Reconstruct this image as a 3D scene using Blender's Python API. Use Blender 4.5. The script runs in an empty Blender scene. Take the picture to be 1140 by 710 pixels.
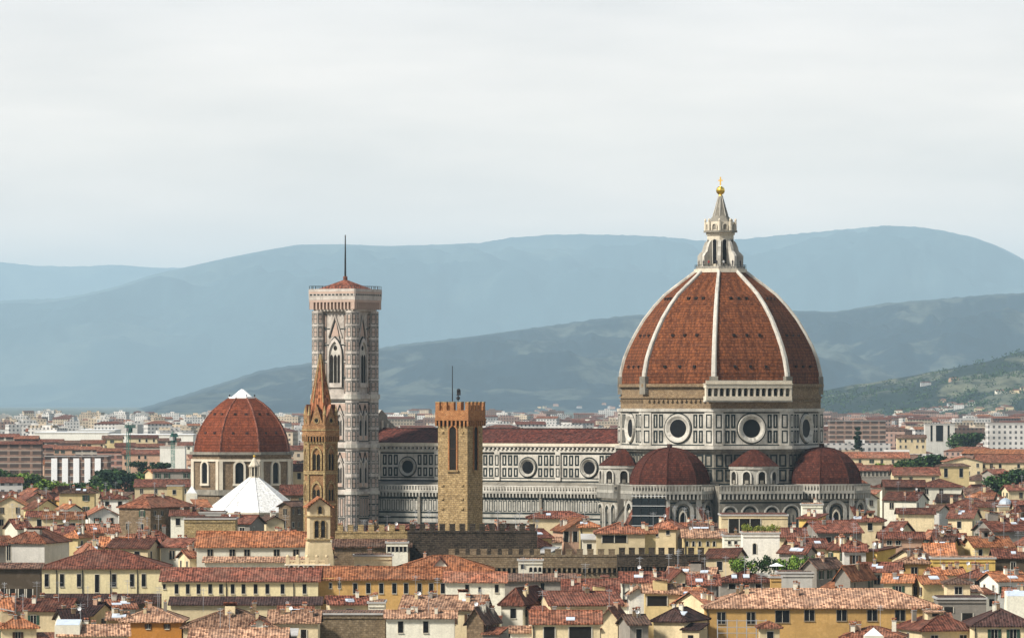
import bpy, math, random
from mathutils import Vector, noise
R = math.radians
random.seed(11)
S = bpy.context.scene
COL = S.collection

# ------------------------------------------------------------------ camera, sky, sun, exposure
FPX, HORIZ, HC = 5740.0, 448.0, 55.0          # focal length in photo pixels, horizon row, camera height
cam = bpy.data.cameras.new('camera'); camo = bpy.data.objects.new('camera', cam); COL.objects.link(camo)
camo.location = (0, 0, HC); camo.rotation_euler = (R(90), 0, 0)
cam.sensor_width = 36; cam.lens = 36 * FPX / 1140; cam.shift_y = (HORIZ - 355) / 1140
cam.clip_start = 5; cam.clip_end = 250000
S.camera = camo

SUN_AZ, SUN_EL = -58.0, 42.0                   # azimuth from the direction back to the camera, elevation
to_sun = Vector((math.sin(R(SUN_AZ)) * math.cos(R(SUN_EL)), -math.cos(R(SUN_AZ)) * math.cos(R(SUN_EL)), math.sin(R(SUN_EL))))
sun = bpy.data.lights.new('sun', 'SUN'); sun.energy = 5.0; sun.angle = R(9.0); sun.color = (1.0, .95, .87)
suno = bpy.data.objects.new('sun', sun); COL.objects.link(suno)
suno.rotation_euler = to_sun.to_track_quat('Z', 'Y').to_euler(); suno.location = (-800, -300, 900)

W = bpy.data.worlds.new('World'); S.world = W; W.use_nodes = True
def N(nt, t, **kw):
    n = nt.nodes.new(t)
    for k, v in kw.items():
        if k.startswith('i_'): n.inputs[int(k[2:]) if k[2:].isdigit() else k[2:].replace('_', ' ')].default_value = v
        else: setattr(n, k, v)
    return n
def L(nt, a, b): nt.links.new(a, b)
def world():
    nt = W.node_tree; nt.nodes.clear()
    out = N(nt, 'ShaderNodeOutputWorld'); bg = N(nt, 'ShaderNodeBackground'); bg.inputs[1].default_value = 0.1
    sky = N(nt, 'ShaderNodeTexSky'); sky.sky_type = 'NISHITA'; sky.sun_disc = False
    sky.sun_elevation = R(SUN_EL); sky.sun_rotation = math.atan2(to_sun.x, to_sun.y)
    sky.air_density = 1.0; sky.dust_density = 1.5
    tc = N(nt, 'ShaderNodeTexCoord'); sp = N(nt, 'ShaderNodeSeparateXYZ'); L(nt, tc.outputs['Generated'], sp.inputs[0])
    # veil of cloud: colour changes from the horizon up, broken by soft streaky noise
    ramp = N(nt, 'ShaderNodeValToRGB'); e = ramp.color_ramp.elements
    e[0].position = 0.0; e[0].color = (13.0, 9.9, 7.7, 1)
    e[1].position = 1.0; e[1].color = (1.3, 1.9, 2.8, 1)
    for p, c in ((.035, (13.0, 10.0, 7.9, 1)), (.05, (11.2, 9.1, 7.5, 1)), (.085, (8.5, 7.6, 7.1, 1)), (.14, (6.4, 6.3, 6.4, 1)), (.3, (3.2, 3.8, 4.5, 1))):
        x = e.new(p); x.color = c
    L(nt, sp.outputs[2], ramp.inputs[0])
    mp = N(nt, 'ShaderNodeMapping'); mp.inputs['Scale'].default_value = (10, 10, 55); mp.inputs['Rotation'].default_value = (0, R(3), 0)
    L(nt, tc.outputs['Generated'], mp.inputs[0])
    nz = N(nt, 'ShaderNodeTexNoise'); nz.inputs['Scale'].default_value = 1.0; nz.inputs['Detail'].default_value = 5; nz.inputs['Roughness'].default_value = .55
    L(nt, mp.outputs[0], nz.inputs['Vector'])
    cr = N(nt, 'ShaderNodeMapRange'); cr.inputs[1].default_value = .32; cr.inputs[2].default_value = .68; cr.inputs[3].default_value = .86; cr.inputs[4].default_value = 1.1
    L(nt, nz.outputs[0], cr.inputs[0])
    mu = N(nt, 'ShaderNodeMix', data_type='RGBA', blend_type='MULTIPLY'); mu.inputs[0].default_value = 1
    L(nt, ramp.outputs[0], mu.inputs[6]); L(nt, cr.outputs[0], mu.inputs[7])
    mx = N(nt, 'ShaderNodeMix', data_type='RGBA'); mx.inputs[0].default_value = .88
    L(nt, sky.outputs[0], mx.inputs[6]); L(nt, mu.outputs[2], mx.inputs[7])
    L(nt, mx.outputs[2], bg.inputs[0]); L(nt, bg.outputs[0], out.inputs[0])
world()
S.view_settings.view_transform = 'Standard'; S.view_settings.look = 'None'
S.view_settings.exposure = 0.57; S.view_settings.gamma = 1.0
S.cycles.use_denoising = True
S.cycles.max_bounces = 6; S.cycles.diffuse_bounces = 3; S.cycles.volume_bounces = 0

HAZE_DENSITY, HAZE_COLOR = 2.5e-5, (.62, .86, 1.0, 1)

# ------------------------------------------------------------------ materials
M = {}
def nmat(name):
    m = bpy.data.materials.new(name); m.use_nodes = True; M[name] = m
    nt = m.node_tree; b = nt.nodes['Principled BSDF']; b.inputs['Specular IOR Level'].default_value = .1
    return nt, b
def uvnode(nt):
    u = N(nt, 'ShaderNodeUVMap'); u.uv_map = 'uv'; return u.outputs[0]
def math_(nt, op, a, b=None):
    n = N(nt, 'ShaderNodeMath', operation=op)
    for i, v in ((0, a), (1, b)):
        if v is None: continue
        if isinstance(v, (int, float)): n.inputs[i].default_value = v
        else: L(nt, v, n.inputs[i])
    return n.outputs[0]
def noise_(nt, vec, scale, detail=4, sx=1, sy=1, rough=.6):
    mp = N(nt, 'ShaderNodeMapping'); mp.inputs['Scale'].default_value = (sx, sy, 1); L(nt, vec, mp.inputs[0])
    n = N(nt, 'ShaderNodeTexNoise'); n.inputs['Scale'].default_value = scale; n.inputs['Detail'].default_value = detail; n.inputs['Roughness'].default_value = rough
    L(nt, mp.outputs[0], n.inputs['Vector']); return n.outputs[0]
def rng(nt, v, a, b, c, d):
    n = N(nt, 'ShaderNodeMapRange'); L(nt, v, n.inputs[0])
    for i, x in enumerate((a, b, c, d)): n.inputs[i + 1].default_value = x
    return n.outputs[0]
def mixc(nt, fac, a, b, blend='MIX'):
    n = N(nt, 'ShaderNodeMix', data_type='RGBA', blend_type=blend)
    for i, v in ((0, fac), (6, a), (7, b)):
        if isinstance(v, (int, float)): n.inputs[i].default_value = v
        elif isinstance(v, tuple): n.inputs[i].default_value = v if len(v) == 4 else v + (1,)
        else: L(nt, v, n.inputs[i])
    return n.outputs[2]
def place_vec(nt, vec):
    # shift a pattern from one object to the next so repeats do not show
    oi = N(nt, 'ShaderNodeObjectInfo'); sc = math_(nt, 'MULTIPLY', oi.outputs['Random'], 97.0)
    ad = N(nt, 'ShaderNodeVectorMath', operation='ADD'); L(nt, vec, ad.inputs[0]); L(nt, sc, ad.inputs[1])
    return ad.outputs[0], oi.outputs['Random']
def plaster(name, col, dirt=.6, var=.22, rough=.9, dirtcol=None, streak=.5):
    nt, b = nmat(name); uv0 = uvnode(nt); uv, rnd = place_vec(nt, uv0)
    dc = dirtcol or tuple(c * .42 for c in col)
    big = noise_(nt, uv, .22, 5); st = noise_(nt, uv, 1.0, 4, 1.3, .16); fine = noise_(nt, uv, 2.6, 3)
    c = mixc(nt, rng(nt, rnd, 0, 1, 0, 1), tuple(x * (1 - var) for x in col), tuple(min(.9, x * (1 + var)) for x in col))
    c = mixc(nt, rng(nt, big, .45, .75, 0, dirt), c, dc)
    c = mixc(nt, rng(nt, st, .52, .8, 0, streak), c, dc)
    c = mixc(nt, rng(nt, fine, .35, .7, 0, .5), c, tuple(x * .62 for x in col))
    ptch = noise_(nt, uv, .45, 1, 1, 1.3); c = mixc(nt, rng(nt, ptch, .60, .62, 0, .3 * dirt), c, tuple(min(.85, x * 1.15 + .04) for x in col))
    L(nt, c, b.inputs['Base Color']); b.inputs['Roughness'].default_value = rough
    bp = N(nt, 'ShaderNodeBump'); bp.inputs['Strength'].default_value = .25; bp.inputs['Distance'].default_value = .05
    L(nt, fine, bp.inputs['Height']); L(nt, bp.outputs[0], b.inputs['Normal'])
def tiles(name, lo, hi, patch, pu=.5, pv=.7, bump=.9, var=.4, patchamt=.75, course=0.0):
    nt, b = nmat(name); uv0 = uvnode(nt); uv, rnd = place_vec(nt, uv0)
    sp = N(nt, 'ShaderNodeSeparateXYZ'); L(nt, uv, sp.inputs[0])
    u = math_(nt, 'DIVIDE', sp.outputs[0], pu); v = math_(nt, 'DIVIDE', sp.outputs[1], pv)
    cb = N(nt, 'ShaderNodeCombineXYZ'); L(nt, math_(nt, 'FLOOR', u), cb.inputs[0]); L(nt, math_(nt, 'FLOOR', v), cb.inputs[1])
    wn = N(nt, 'ShaderNodeTexWhiteNoise', noise_dimensions='2D'); L(nt, cb.outputs[0], wn.inputs['Vector'])
    big = noise_(nt, uv, .16, 5, 1, 1.0, .65); mid = noise_(nt, uv, .9, 4, 1, .45)
    c = mixc(nt, rng(nt, wn.outputs[0], .15, .85, 0, 1), tuple(x * (1.15 if course else .75) for x in lo), tuple(x * (.92 if course else 1.25) for x in hi))
    c = mixc(nt, rng(nt, big, .42, .72, 0, patchamt), c, patch)
    c = mixc(nt, rng(nt, mid, .42, .7, 0, .8), c, tuple(x * .4 for x in lo))
    spk = noise_(nt, uv, 1.9, 3, 1, 1); c = mixc(nt, rng(nt, spk, .58, .72, 0, .55), c, tuple(min(.8, x * 1.5 + .04) for x in hi))
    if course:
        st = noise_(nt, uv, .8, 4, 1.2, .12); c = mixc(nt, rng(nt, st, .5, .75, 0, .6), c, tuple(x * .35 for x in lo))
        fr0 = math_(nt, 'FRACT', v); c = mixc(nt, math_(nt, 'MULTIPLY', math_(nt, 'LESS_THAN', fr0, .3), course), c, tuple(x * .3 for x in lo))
    k = rng(nt, rnd, 0, 1, 1 - var, 1 + var)
    c = mixc(nt, 1.0, c, k, 'MULTIPLY')
    L(nt, c, b.inputs['Base Color']); b.inputs['Roughness'].default_value = .85
    fu = math_(nt, 'SINE', math_(nt, 'MULTIPLY', u, 2 * math.pi)); fv = math_(nt, 'FRACT', v)
    hgt = math_(nt, 'ADD', math_(nt, 'MULTIPLY', fu, .12 if course else .5), math_(nt, 'MULTIPLY', fv, -.45))
    bp = N(nt, 'ShaderNodeBump'); bp.inputs['Strength'].default_value = bump; bp.inputs['Distance'].default_value = .1
    L(nt, hgt, bp.inputs['Height']); L(nt, bp.outputs[0], b.inputs['Normal'])
def masonry(name, lo, hi, bw=.9, bh=.42, mortar=(.12, .09, .06), dirt=(.08, .06, .045), damt=.5):
    nt, b = nmat(name); uv0 = uvnode(nt); uv, rnd = place_vec(nt, uv0)
    wob = N(nt, 'ShaderNodeTexNoise'); wob.inputs['Scale'].default_value = .9; L(nt, uv, wob.inputs['Vector'])
    wv = N(nt, 'ShaderNodeVectorMath', operation='MULTIPLY_ADD'); L(nt, wob.outputs['Color'], wv.inputs[0]); wv.inputs[1].default_value = (.7, .5, 0); L(nt, uv, wv.inputs[2])
    br = N(nt, 'ShaderNodeTexBrick'); L(nt, wv.outputs[0], br.inputs['Vector'])
    br.inputs['Color1'].default_value = lo + (1,); br.inputs['Color2'].default_value = hi + (1,); br.inputs['Mortar'].default_value = mortar + (1,)
    br.inputs['Scale'].default_value = 1; br.inputs['Mortar Size'].default_value = .035; br.inputs['Brick Width'].default_value = bw; br.inputs['Row Height'].default_value = bh
    big = noise_(nt, uv, .3, 5); fine = noise_(nt, uv, 1.7, 4)
    c = mixc(nt, rng(nt, fine, .38, .68, 0, .8), br.outputs[0], tuple(x * .45 for x in lo))
    c = mixc(nt, rng(nt, big, .45, .75, 0, damt), c, dirt)
    L(nt, c, b.inputs['Base Color']); b.inputs['Roughness'].default_value = .92
    bp = N(nt, 'ShaderNodeBump'); bp.inputs['Strength'].default_value = .6; bp.inputs['Distance'].default_value = .12
    L(nt, fine, bp.inputs['Height']); L(nt, bp.outputs[0], b.inputs['Normal'])
def plain(name, col, rough=.7, metal=0, var=.25, scale=.8):
    nt, b = nmat(name); uv, rnd = place_vec(nt, uvnode(nt))
    c = mixc(nt, rng(nt, noise_(nt, uv, scale, 4), .35, .7, 0, 1), col, tuple(x * (1 - var) for x in col))
    L(nt, c, b.inputs['Base Color']); b.inputs['Roughness'].default_value = rough; b.inputs['Metallic'].default_value = metal
def foliage(name, lo, hi):
    nt, b = nmat(name); tc = N(nt, 'ShaderNodeTexCoord')
    c = mixc(nt, rng(nt, noise_(nt, tc.outputs['Object'], .8, 3), .35, .65, 0, 1), lo, hi)
    oi = N(nt, 'ShaderNodeObjectInfo'); c = mixc(nt, 1.0, c, rng(nt, oi.outputs['Random'], 0, 1, .75, 1.25), 'MULTIPLY')
    L(nt, c, b.inputs['Base Color']); b.inputs['Roughness'].default_value = .8
def blocks(name, wall, win, pu=3.2, pv=3.2):
    # far apartment walls: rows of small openings
    nt, b = nmat(name); uv, rnd = place_vec(nt, uvnode(nt))
    sp = N(nt, 'ShaderNodeSeparateXYZ'); L(nt, uv, sp.inputs[0])
    fu = math_(nt, 'FRACT', math_(nt, 'DIVIDE', sp.outputs[0], pu)); fv = math_(nt, 'FRACT', math_(nt, 'DIVIDE', sp.outputs[1], pv))
    m = math_(nt, 'MULTIPLY', math_(nt, 'LESS_THAN', math_(nt, 'ABSOLUTE', math_(nt, 'SUBTRACT', fu, .5)), .21), math_(nt, 'LESS_THAN', math_(nt, 'ABSOLUTE', math_(nt, 'SUBTRACT', fv, .5)), .25))
    c = mixc(nt, rng(nt, noise_(nt, uv, .12, 4), .35, .7, 0, 1), wall, tuple(x * .65 for x in wall))
    c = mixc(nt, m, c, win); L(nt, c, b.inputs['Base Color']); b.inputs['Roughness'].default_value = .9

# walls
plaster('cream', (.66, .53, .32)); plaster('white', (.76, .70, .56), dirt=.3); plaster('yellow', (.62, .48, .24))
plaster('pale_yellow', (.74, .63, .37), dirt=.25, var=.05); plaster('bright_yellow', (.66, .45, .13), var=.06); plaster('ochre', (.52, .315, .11), var=.08)
plaster('orange', (.48, .21, .045), var=.06); plaster('pink', (.48, .30, .20)); plaster('grey', (.27, .24, .20)); plaster('grey_white', (.55, .52, .46), dirt=.35)
plaster('dark_wall', (.10, .075, .05)); plaster('bright_white', (.80, .76, .66), dirt=.15, var=.05)
masonry('stone', (.19, .13, .075), (.27, .19, .115)); masonry('dark_stone', (.026, .021, .016), (.055, .043, .031)); masonry('rubble', (.20, .145, .085), (.29, .22, .135), .7, .4)
masonry('gold_stone', (.33, .225, .105), (.47, .335, .165), .8, .4, damt=.3); masonry('red_brick', (.42, .17, .06), (.52, .24, .09), .5, .25, damt=.25)
masonry('badia_brick', (.38, .195, .085), (.49, .275, .12), .5, .25, damt=.35); masonry('raw_brick', (.27, .18, .10), (.36, .26, .15), .6, .3, damt=.5)
masonry('ochre_stone', (.38, .27, .12), (.50, .37, .18), .8, .4, damt=.45)
# roofs
tiles('tile_maroon', (.082, .027, .017), (.185, .064, .039), (.15, .085, .06)); tiles('tile_red', (.125, .043, .023), (.29, .108, .058), (.23, .135, .09))
tiles('tile_orange', (.20, .066, .028), (.38, .145, .062), (.25, .14, .085)); tiles('tile_tan', (.18, .088, .052), (.42, .24, .145), (.18, .125, .09))
tiles('tile_brown', (.07, .036, .025), (.15, .08, .052), (.11, .085, .065)); tiles('tile_dark', (.03, .015, .012), (.06, .029, .023), (.05, .035, .03))
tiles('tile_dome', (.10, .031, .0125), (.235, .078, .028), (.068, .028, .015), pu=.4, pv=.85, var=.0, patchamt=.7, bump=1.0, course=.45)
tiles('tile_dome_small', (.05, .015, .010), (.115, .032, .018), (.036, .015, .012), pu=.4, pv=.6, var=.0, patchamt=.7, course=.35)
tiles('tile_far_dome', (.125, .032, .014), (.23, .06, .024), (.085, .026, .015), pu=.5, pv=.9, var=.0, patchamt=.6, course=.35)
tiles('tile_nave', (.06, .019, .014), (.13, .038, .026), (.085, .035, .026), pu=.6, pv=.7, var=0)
# cathedral
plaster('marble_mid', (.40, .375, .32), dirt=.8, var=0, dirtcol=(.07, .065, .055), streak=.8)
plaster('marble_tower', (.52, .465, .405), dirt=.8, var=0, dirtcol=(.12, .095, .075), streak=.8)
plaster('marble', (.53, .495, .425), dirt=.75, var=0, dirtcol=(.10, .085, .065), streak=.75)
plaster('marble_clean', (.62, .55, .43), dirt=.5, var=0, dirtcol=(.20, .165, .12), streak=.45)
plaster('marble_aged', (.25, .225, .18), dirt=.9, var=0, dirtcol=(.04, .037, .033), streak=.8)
plain('marble_green', (.02, .027, .026), .6, var=.4); plaster('marble_pink', (.46, .335, .265), dirt=.35, var=0, streak=.3)
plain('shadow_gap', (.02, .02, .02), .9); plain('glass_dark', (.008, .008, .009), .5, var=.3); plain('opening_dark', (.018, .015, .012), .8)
plain('gold', (.95, .60, .10), .28, 1, var=.1); plain('iron', (.03, .03, .032), .6); plain('lead', (.62, .62, .60), .6, var=.2); plain('white_sheet', (.86, .86, .84), .7, var=.06)
masonry('white_slab', (.76, .75, .71), (.84, .83, .80), 2.6, 1.7, mortar=(.5, .49, .46), dirt=(.5, .48, .44), damt=.3)
plaster('white_roof', (.84, .83, .80), dirt=.12, var=0, dirtcol=(.5, .5, .48), streak=.12)
plain('shutter_brown', (.075, .04, .022)); plain('shutter_green', (.03, .06, .04)); plain('frame_pale', (.55, .50, .40)); plain('frame_stone', (.28, .22, .15)); plain('wood_dark', (.05, .03, .02))
plain('concrete', (.42, .40, .37)); plain('terracotta_pot', (.4, .16, .07)); plain('crane_green', (.05, .17, .13), .5); plain('netting', (.014, .018, .02), .9); plain('steel', (.5, .52, .54), .4, .6)
plain('dish_white', (.8, .8, .78), .5, var=.08); plain('skylight', (.55, .60, .66), .15); plain('bark', (.09, .06, .04)); plain('zinc', (.45, .50, .54), .4, .4)
foliage('leaf', (.022, .05, .014), (.06, .105, .03)); foliage('leaf_bright', (.09, .17, .025), (.22, .29, .05)); foliage('leaf_dark', (.010, .024, .014), (.026, .05, .022)); foliage('leaf_yellow', (.13, .16, .03), (.30, .29, .06))
def flats(name, wall, pv=3.1):
    # apartment fronts: balcony bands over dark recesses
    nt, b = nmat(name); uv, rnd = place_vec(nt, uvnode(nt)); sp = N(nt, 'ShaderNodeSeparateXYZ'); L(nt, uv, sp.inputs[0])
    fv = math_(nt, 'FRACT', math_(nt, 'DIVIDE', sp.outputs[1], pv)); fu = math_(nt, 'FRACT', math_(nt, 'DIVIDE', sp.outputs[0], 5.5))
    c = mixc(nt, rng(nt, noise_(nt, uv, .35, 4), .35, .7, 0, 1), wall, tuple(x * .55 for x in wall))
    m = math_(nt, 'MULTIPLY', math_(nt, 'GREATER_THAN', fv, .42), math_(nt, 'GREATER_THAN', fu, .22)); c = mixc(nt, math_(nt, 'MULTIPLY', m, .85), c, (.05, .04, .036))
    c = mixc(nt, math_(nt, 'MULTIPLY', math_(nt, 'LESS_THAN', fv, .12), .7), c, (.42, .37, .31)); L(nt, c, b.inputs['Base Color']); b.inputs['Roughness'].default_value = .9
flats('flats_brown', (.27, .17, .125)); flats('flats_pink', (.40, .20, .15)); flats('flats_pale', (.52, .45, .36))
blocks('block_white', (.60, .57, .52), (.10, .10, .10)); blocks('block_cream', (.52, .42, .30), (.09, .08, .07)); blocks('block_pink', (.36, .24, .19), (.07, .06, .06)); blocks('block_brown', (.20, .13, .10), (.05, .045, .04))

# ------------------------------------------------------------------ mesh builder
class MB:
    def __init__(s): s.v = []; s.f = []; s.m = []; s.smooth = False
    def poly(s, pts, mat):
        i = len(s.v); s.v.extend([tuple(p) for p in pts]); s.f.append(tuple(range(i, i + len(pts)))); s.m.append(mat)
    def box(s, x0, x1, y0, y1, z0, z1, mat, bottom=True):
        a = [(x0, y0), (x1, y0), (x1, y1), (x0, y1)]; s.prism(a, z0, z1, mat, bottom)
    def prism(s, p2, z0, z1, mat, bottom=False, top=True):
        n = len(p2)
        for i in range(n):
            a, b = p2[i], p2[(i + 1) % n]; s.poly([(a[0], a[1], z0), (b[0], b[1], z0), (b[0], b[1], z1), (a[0], a[1], z1)], mat)
        if top: s.poly([(p[0], p[1], z1) for p in p2], mat)
        if bottom: s.poly([(p[0], p[1], z0) for p in reversed(p2)], mat)
    def loft(s, rings, mat, closed=True, cap=False):
        for a, b in zip(rings, rings[1:]):
            n = len(a)
            for i in range(n if closed else n - 1):
                j = (i + 1) % n; s.poly([a[i], a[j], b[j], b[i]], mat)
        if cap: s.poly(rings[-1], mat)
    def tube(s, a, b, r, mat, n=6, r2=None):
        a, b = Vector(a), Vector(b); d = (b - a).normalized(); q = d.orthogonal().normalized(); w = d.cross(q); r2 = r if r2 is None else r2
        A = [a + (q * math.cos(2 * math.pi * k / n) + w * math.sin(2 * math.pi * k / n)) * r for k in range(n)]
        B = [b + (q * math.cos(2 * math.pi * k / n) + w * math.sin(2 * math.pi * k / n)) * r2 for k in range(n)]
        s.loft([A, B], mat); s.poly(A, mat); s.poly(B, mat)
    def ball(s, c, r, mat, n=12, sz=1):
        rings = []
        for i in range(1, n // 2):
            t = math.pi * i / (n // 2); rings.append([(c[0] + r * math.sin(t) * math.cos(2 * math.pi * k / n), c[1] + r * math.sin(t) * math.sin(2 * math.pi * k / n), c[2] - sz * r * math.cos(t)) for k in range(n)])
        s.loft(rings, mat)
        for ring, z in ((rings[0], -1), (rings[-1], 1)):
            for k in range(n): s.poly([ring[k], ring[(k + 1) % n], (c[0], c[1], c[2] + z * r * sz)], mat)
    # --- pieces laid on a wall: fr = (origin, along, outward)
    def P(s, fr, u, z, o): return fr[0] + fr[1] * u + fr[2] * o + Vector((0, 0, z))
    def rect(s, fr, u0, u1, z0, z1, o, mat): s.poly([s.P(fr, u0, z0, o), s.P(fr, u1, z0, o), s.P(fr, u1, z1, o), s.P(fr, u0, z1, o)], mat)
    def fbox(s, fr, u0, u1, z0, z1, o0, o1, mat):
        A = [s.P(fr, u, z, o0) for u, z in ((u0, z0), (u1, z0), (u1, z1), (u0, z1))]; B = [s.P(fr, u, z, o1) for u, z in ((u0, z0), (u1, z0), (u1, z1), (u0, z1))]
        s.loft([A, B], mat); s.poly(B, mat); s.poly(A, mat)
    def frame(s, fr, u0, u1, z0, z1, w, o, mat):
        s.rect(fr, u0, u1, z0, z0 + w, o, mat); s.rect(fr, u0, u1, z1 - w, z1, o, mat)
        s.rect(fr, u0, u0 + w, z0 + w, z1 - w, o, mat); s.rect(fr, u1 - w, u1, z0 + w, z1 - w, o, mat)
    def outline(s, u, z0, zs, w, pointed=False, n=8):
        p = [(u + w / 2, z0), (u + w / 2, zs)]; h = w / 2
        for k in range(1, n):
            t = k / n
            if pointed:
                # two arcs of radius w meeting at the top
                if t <= .5: a = (t / .5) * R(60); p.append((u - h + w * math.cos(a), zs + w * math.sin(a)))
                else: a = ((1 - t) / .5) * R(60); p.append((u + h - w * math.cos(a), zs + w * math.sin(a)))
            else: p.append((u + h * math.cos(math.pi * t), zs + h * math.sin(math.pi * t)))
        return p + [(u - w / 2, zs), (u - w / 2, z0)]
    def arch(s, fr, u, z0, zs, w, o, mat, pointed=False): s.poly([s.P(fr, a, b, o) for a, b in s.outline(u, z0, zs, w, pointed)], mat)
    def archring(s, fr, u, z0, zs, w, wd, o0, o1, mat, pointed=False):
        a = s.outline(u, z0, zs, w, pointed); b = s.outline(u, z0, zs, w + 2 * wd, pointed)
        s.loft([[s.P(fr, x, z, o0) for x, z in a], [s.P(fr, x, z, o1) for x, z in a], [s.P(fr, x, z, o1) for x, z in b], [s.P(fr, x, z, o0) for x, z in b]], mat, closed=False)
    def disc(s, fr, u, z, r, o, mat, n=24): s.poly([s.P(fr, u + r * math.cos(2 * math.pi * k / n), z + r * math.sin(2 * math.pi * k / n), o) for k in range(n)], mat)
    def annulus(s, fr, u, z, prof, mat, n=24):
        s.loft([[s.P(fr, u + r * math.cos(2 * math.pi * k / n), z + r * math.sin(2 * math.pi * k / n), o) for k in range(n)] for r, o in prof], mat)
    def build(s, name, parent=None, loc=None, rz=0, smooth=False):
        me = bpy.data.meshes.new(name); me.from_pydata(s.v, [], s.f)
        keys = []
        for k in s.m:
            if k not in keys: keys.append(k)
        for k in keys: me.materials.append(M[k])
        idx = {k: i for i, k in enumerate(keys)}
        me.polygons.foreach_set('material_index', [idx[k] for k in s.m])
        uv = me.uv_layers.new(name='uv'); buf = [0.0] * (2 * len(me.loops)); j = 0
        for f in s.f:
            p = [Vector(s.v[i]) for i in f]; n = Vector((0, 0, 0))
            for a, b in zip(p, p[1:] + p[:1]): n += Vector(((a.y - b.y) * (a.z + b.z), (a.z - b.z) * (a.x + b.x), (a.x - b.x) * (a.y + b.y)))
            if n.length > 1e-12: n.normalize()
            if n.x * n.x + n.y * n.y > 1e-4:
                u = Vector((-n.y, n.x, 0)).normalized(); w = n.cross(u)
                if w.z < 0: w = -w
            else: u, w = Vector((1, 0, 0)), Vector((0, 1, 0))
            for q in p: buf[j] = q.dot(u); buf[j + 1] = q.dot(w); j += 2
        uv.data.foreach_set('uv', buf)
        if smooth: me.polygons.foreach_set('use_smooth', [True] * len(me.polygons))
        me.update()
        o = bpy.data.objects.new(name, me); COL.objects.link(o)
        if parent: o.parent = parent
        if loc: o.location = loc
        if rz: o.rotation_euler.z = rz
        return o
def tag(o, label=None, cat=None, group=None, kind=None):
    for k, v in (('label', label), ('category', cat), ('group', group), ('kind', kind)):
        if v: o[k] = v
    return o
def thing(name, label, cat, loc, rz=0, group=None):
    o = bpy.data.objects.new(name, None); COL.objects.link(o); o.location = loc; o.rotation_euler.z = rz; o.empty_display_size = 1
    return tag(o, label, cat, group)
def inst(o, parent=None, loc=None, rz=None):
    c = o.copy(); COL.objects.link(c)
    if parent: c.parent = parent
    if loc: c.location = loc
    if rz is not None: c.rotation_euler.z = rz
    return c
def copytree(o, parent=None):
    c = inst(o, parent)
    for ch in list(o.children): copytree(ch, c)
    return c
def WX(px, Y): return (px - 570) * Y / FPX
def WZ(py, Y): return HC - (py - HORIZ) * Y / FPX
def interp(t, x):
    if x <= t[0][0]: return t[0][1]
    for (a, b), (c, d) in zip(t, t[1:]):
        if x <= c: return b + (d - b) * (x - a) / (c - a)
    return t[-1][1]
GT = [(0, 0), (1300, 0), (2000, 7), (4000, 11), (9000, 17), (14000, 20), (60000, 20)]
def ground_z(Y): return interp(GT, Y)
YT = [(448, 9000), (462, 8000), (466, 6600), (475, 4900), (490, 3300), (510, 2350), (530, 1850), (545, 1600), (562, 1400), (575, 1270), (590, 1130), (610, 1035), (632, 985), (650, 950), (700, 878), (720, 850)]
def Yof(py): return interp(YT, py)

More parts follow.
